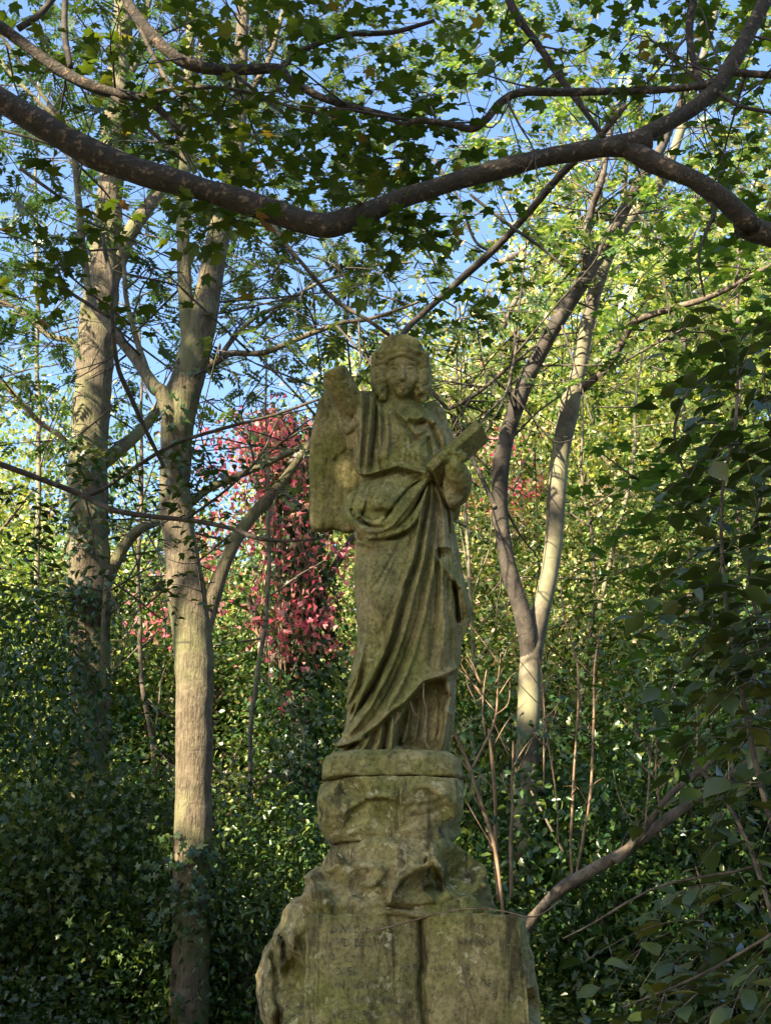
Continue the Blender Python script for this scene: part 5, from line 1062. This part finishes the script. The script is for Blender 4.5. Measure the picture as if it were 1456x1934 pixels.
# unseen trees added round the clearing to shade the statue and block sky light
hgen = np.random.default_rng(55)
holesR = [(P(hgen.uniform(330, 400), hgen.uniform(300, 1900), YBt), hgen.uniform(.05, .13)) for _ in range(16)] + [(P(hgen.uniform(140, 220), hgen.uniform(200, 1900), YA), hgen.uniform(.05, .16)) for _ in range(24)] + [(P(hgen.uniform(0, 1456), hgen.uniform(1000, 1900), hgen.uniform(7.5, 10.5)), hgen.uniform(.08, .25)) for _ in range(50)] + [(P(hgen.uniform(930, 1130), hgen.uniform(500, 1600), YC), hgen.uniform(.05, .15)) for _ in range(20)] + [(P(hgen.uniform(0, 1456), hgen.uniform(0, 500), hgen.uniform(4.5, 6)), hgen.uniform(.03, .09)) for _ in range(40)]
def shade_tree(label, base, crown_c, rad, n_cl, per, seed, holes, size=.17):
    gg = np.random.default_rng(seed); e = empty('shade_tree', base); tag(e, label, 'tree', 'unseen trees added for shade')
    c = unit(gg.normal(0, 1, (n_cl, 3))) * (gg.uniform(.05, 1, (n_cl, 1)) ** .4) * rad + crown_c
    L_ = MB(); off = gg.normal(0, 1, (n_cl * per, 3)) * [.42, .42, .28]; p = np.repeat(c, per, 0) + off
    for h_, r_ in holes:      # gaps cut along the sun rays so chosen spots catch sun
        h_ = np.array(h_); t = (p - h_) @ TOSUN; dd = np.linalg.norm(p - h_ - t[:, None] * TOSUN, axis=1); p = p[dd > r_]
    u, v, d = proj(p); vis = (d > .1) & (np.abs(u - 728) < 900) & (v > -400); p = p[~vis]
    put_leaves(L_, p, frames(len(p), gg, .8, None, .6, .3), size * gg.uniform(.7, 1.3, len(p)), 'quad_w'); L_.build('crown', M['green'], e)
    T_ = MB(); tube(T_, [np.array(base) - [0, 0, .2], np.array(base) * .5 + np.array(crown_c) * .5, crown_c], [.22, .16, .06], 12, 0, .1, 6)
    for q in c[::14]: tube(T_, [np.array(base) * .4 + np.array(crown_c) * .6, (np.array(crown_c) + q) / 2, q], [.07, .04, .01], 5, 0, 0, 4)
    T_.build('trunk', M['bark_mid'], e)
holesB = [(P(368, 1320, YBt), .38), (P(368, 1440, YBt), .45), (P(372, 1560, YBt), .36), (P(350, 1010, YBt), .1), (P(170, 680, YA), .3), (P(172, 860, YA), .2), (P(168, 1090, YA), .25), (P(210, 300, YA), .5), (P(172, 1560, YA), .2), (P(415, 500, YBt), .08), (P(1010, 1240, YC), .2), (P(995, 1330, YC), .15), (P(970, 1130, YC), .2), (P(1200, 1610, 7.5), .12), (P(930, 1600, 7.2), .25), (P(1100, 1500, 7.7), .25), (P(700, 1070, 4.85), .07), (P(1300, 1500, 8), .3), (P(620, 1500, 9), .3), (P(480, 1500, 9), .25), (P(200, 1800, 8.5), .3), (P(890, 810, 4.8), .07)] + holesR
shade_tree('broad unseen tree added left of the statue to shade it', (-5.4, -1.8, 0), (-4.9, -.5, 8.5), (3.4, 2.8, 3.8), 400, 60, 801, holesB)
shade_tree('dense unseen tree added behind the photographer to block sky light', (1.5, -7.5, 0), (1.5, -6.5, 6.5), (4.5, 3.0, 5.0), 300, 50, 803, [], .22)
shade_tree('low-branched unseen tree added at the left for shade', (-7.2, 4.4, 0), (-6.8, 4.2, 5.4), (1.9, 2.4, 2.3), 260, 50, 805, holesB)
shade_tree('unseen tree added beyond the right edge for shade', (9.0, 2.5, 0), (8.5, 1.0, 6.5), (3.0, 4.5, 5.0), 260, 50, 804, [], .22)
shade_tree('unseen tree added beyond the left edge for dappled shade', (-8.6, 2.4, 0), (-8.2, 3.0, 9.0), (3.0, 3.4, 5.0), 560, 50, 802, holesB)
# ================================================================== GROUND
mb = MB(); nx = 120; gx = np.concatenate([np.linspace(-30, 30, nx), [60, 200, 900]]); gx = np.concatenate([[-900, -200, -60], gx]); gy = np.concatenate([[-900, -150, -40], np.linspace(-15, 45, nx), [70, 200, 900]])
XX, YY = np.meshgrid(gx, gy, indexing='ij'); pp = np.stack([XX, YY, XX * 0], -1)
ZZ = .05 * np.clip(YY - 8, 0, 30) + .12 * vnoise(pp, .5, 4) * ((np.abs(XX) < 30) & (YY < 45)) - .12; ZZ = np.where(YY > 60, 1.3, ZZ)
mb.grid(list(np.stack([XX, YY, ZZ], -1)), False, False); o = mb.build('ground', M['soil']); tag(o, kind='structure')

# ================================================================== LIGHT
w = bpy.data.worlds.new('World'); S.world = w; w.use_nodes = True; nt = w.node_tree; nt.nodes.clear()
wo = nt.nodes.new('ShaderNodeOutputWorld'); bgn = nt.nodes.new('ShaderNodeBackground'); sk = nt.nodes.new('ShaderNodeTexSky')
sk.sky_type = 'NISHITA'; sk.sun_disc = False; el = math.asin(TOSUN[2]); sk.sun_elevation = el; sk.sun_rotation = math.atan2(TOSUN[0], TOSUN[1])
sk.air_density = 1.0; sk.dust_density = 2.2; sk.ozone_density = 4.5
bgn.inputs[1].default_value = .10; nt.links.new(sk.outputs[0], bgn.inputs[0]); nt.links.new(bgn.outputs[0], wo.inputs[0])
sd = bpy.data.lights.new('sun', 'SUN'); sd.energy = 5.0; sd.angle = radians(.5); sd.color = (1, .87, .66); so = bpy.data.objects.new('sun', sd); COL.objects.link(so)
so.rotation_euler = Vector(-TOSUN).to_track_quat('-Z', 'Y').to_euler(); so.location = (-8, -4, 12)
S.view_settings.view_transform = 'Standard'; S.view_settings.look = 'None'; S.view_settings.exposure = 2.3; S.view_settings.gamma = 1
S.render.engine = 'CYCLES'
c = S.cycles; c.max_bounces = 8; c.diffuse_bounces = 4; c.transmission_bounces = 4; c.glossy_bounces = 3; c.transparent_max_bounces = 4; c.sample_clamp_indirect = 4
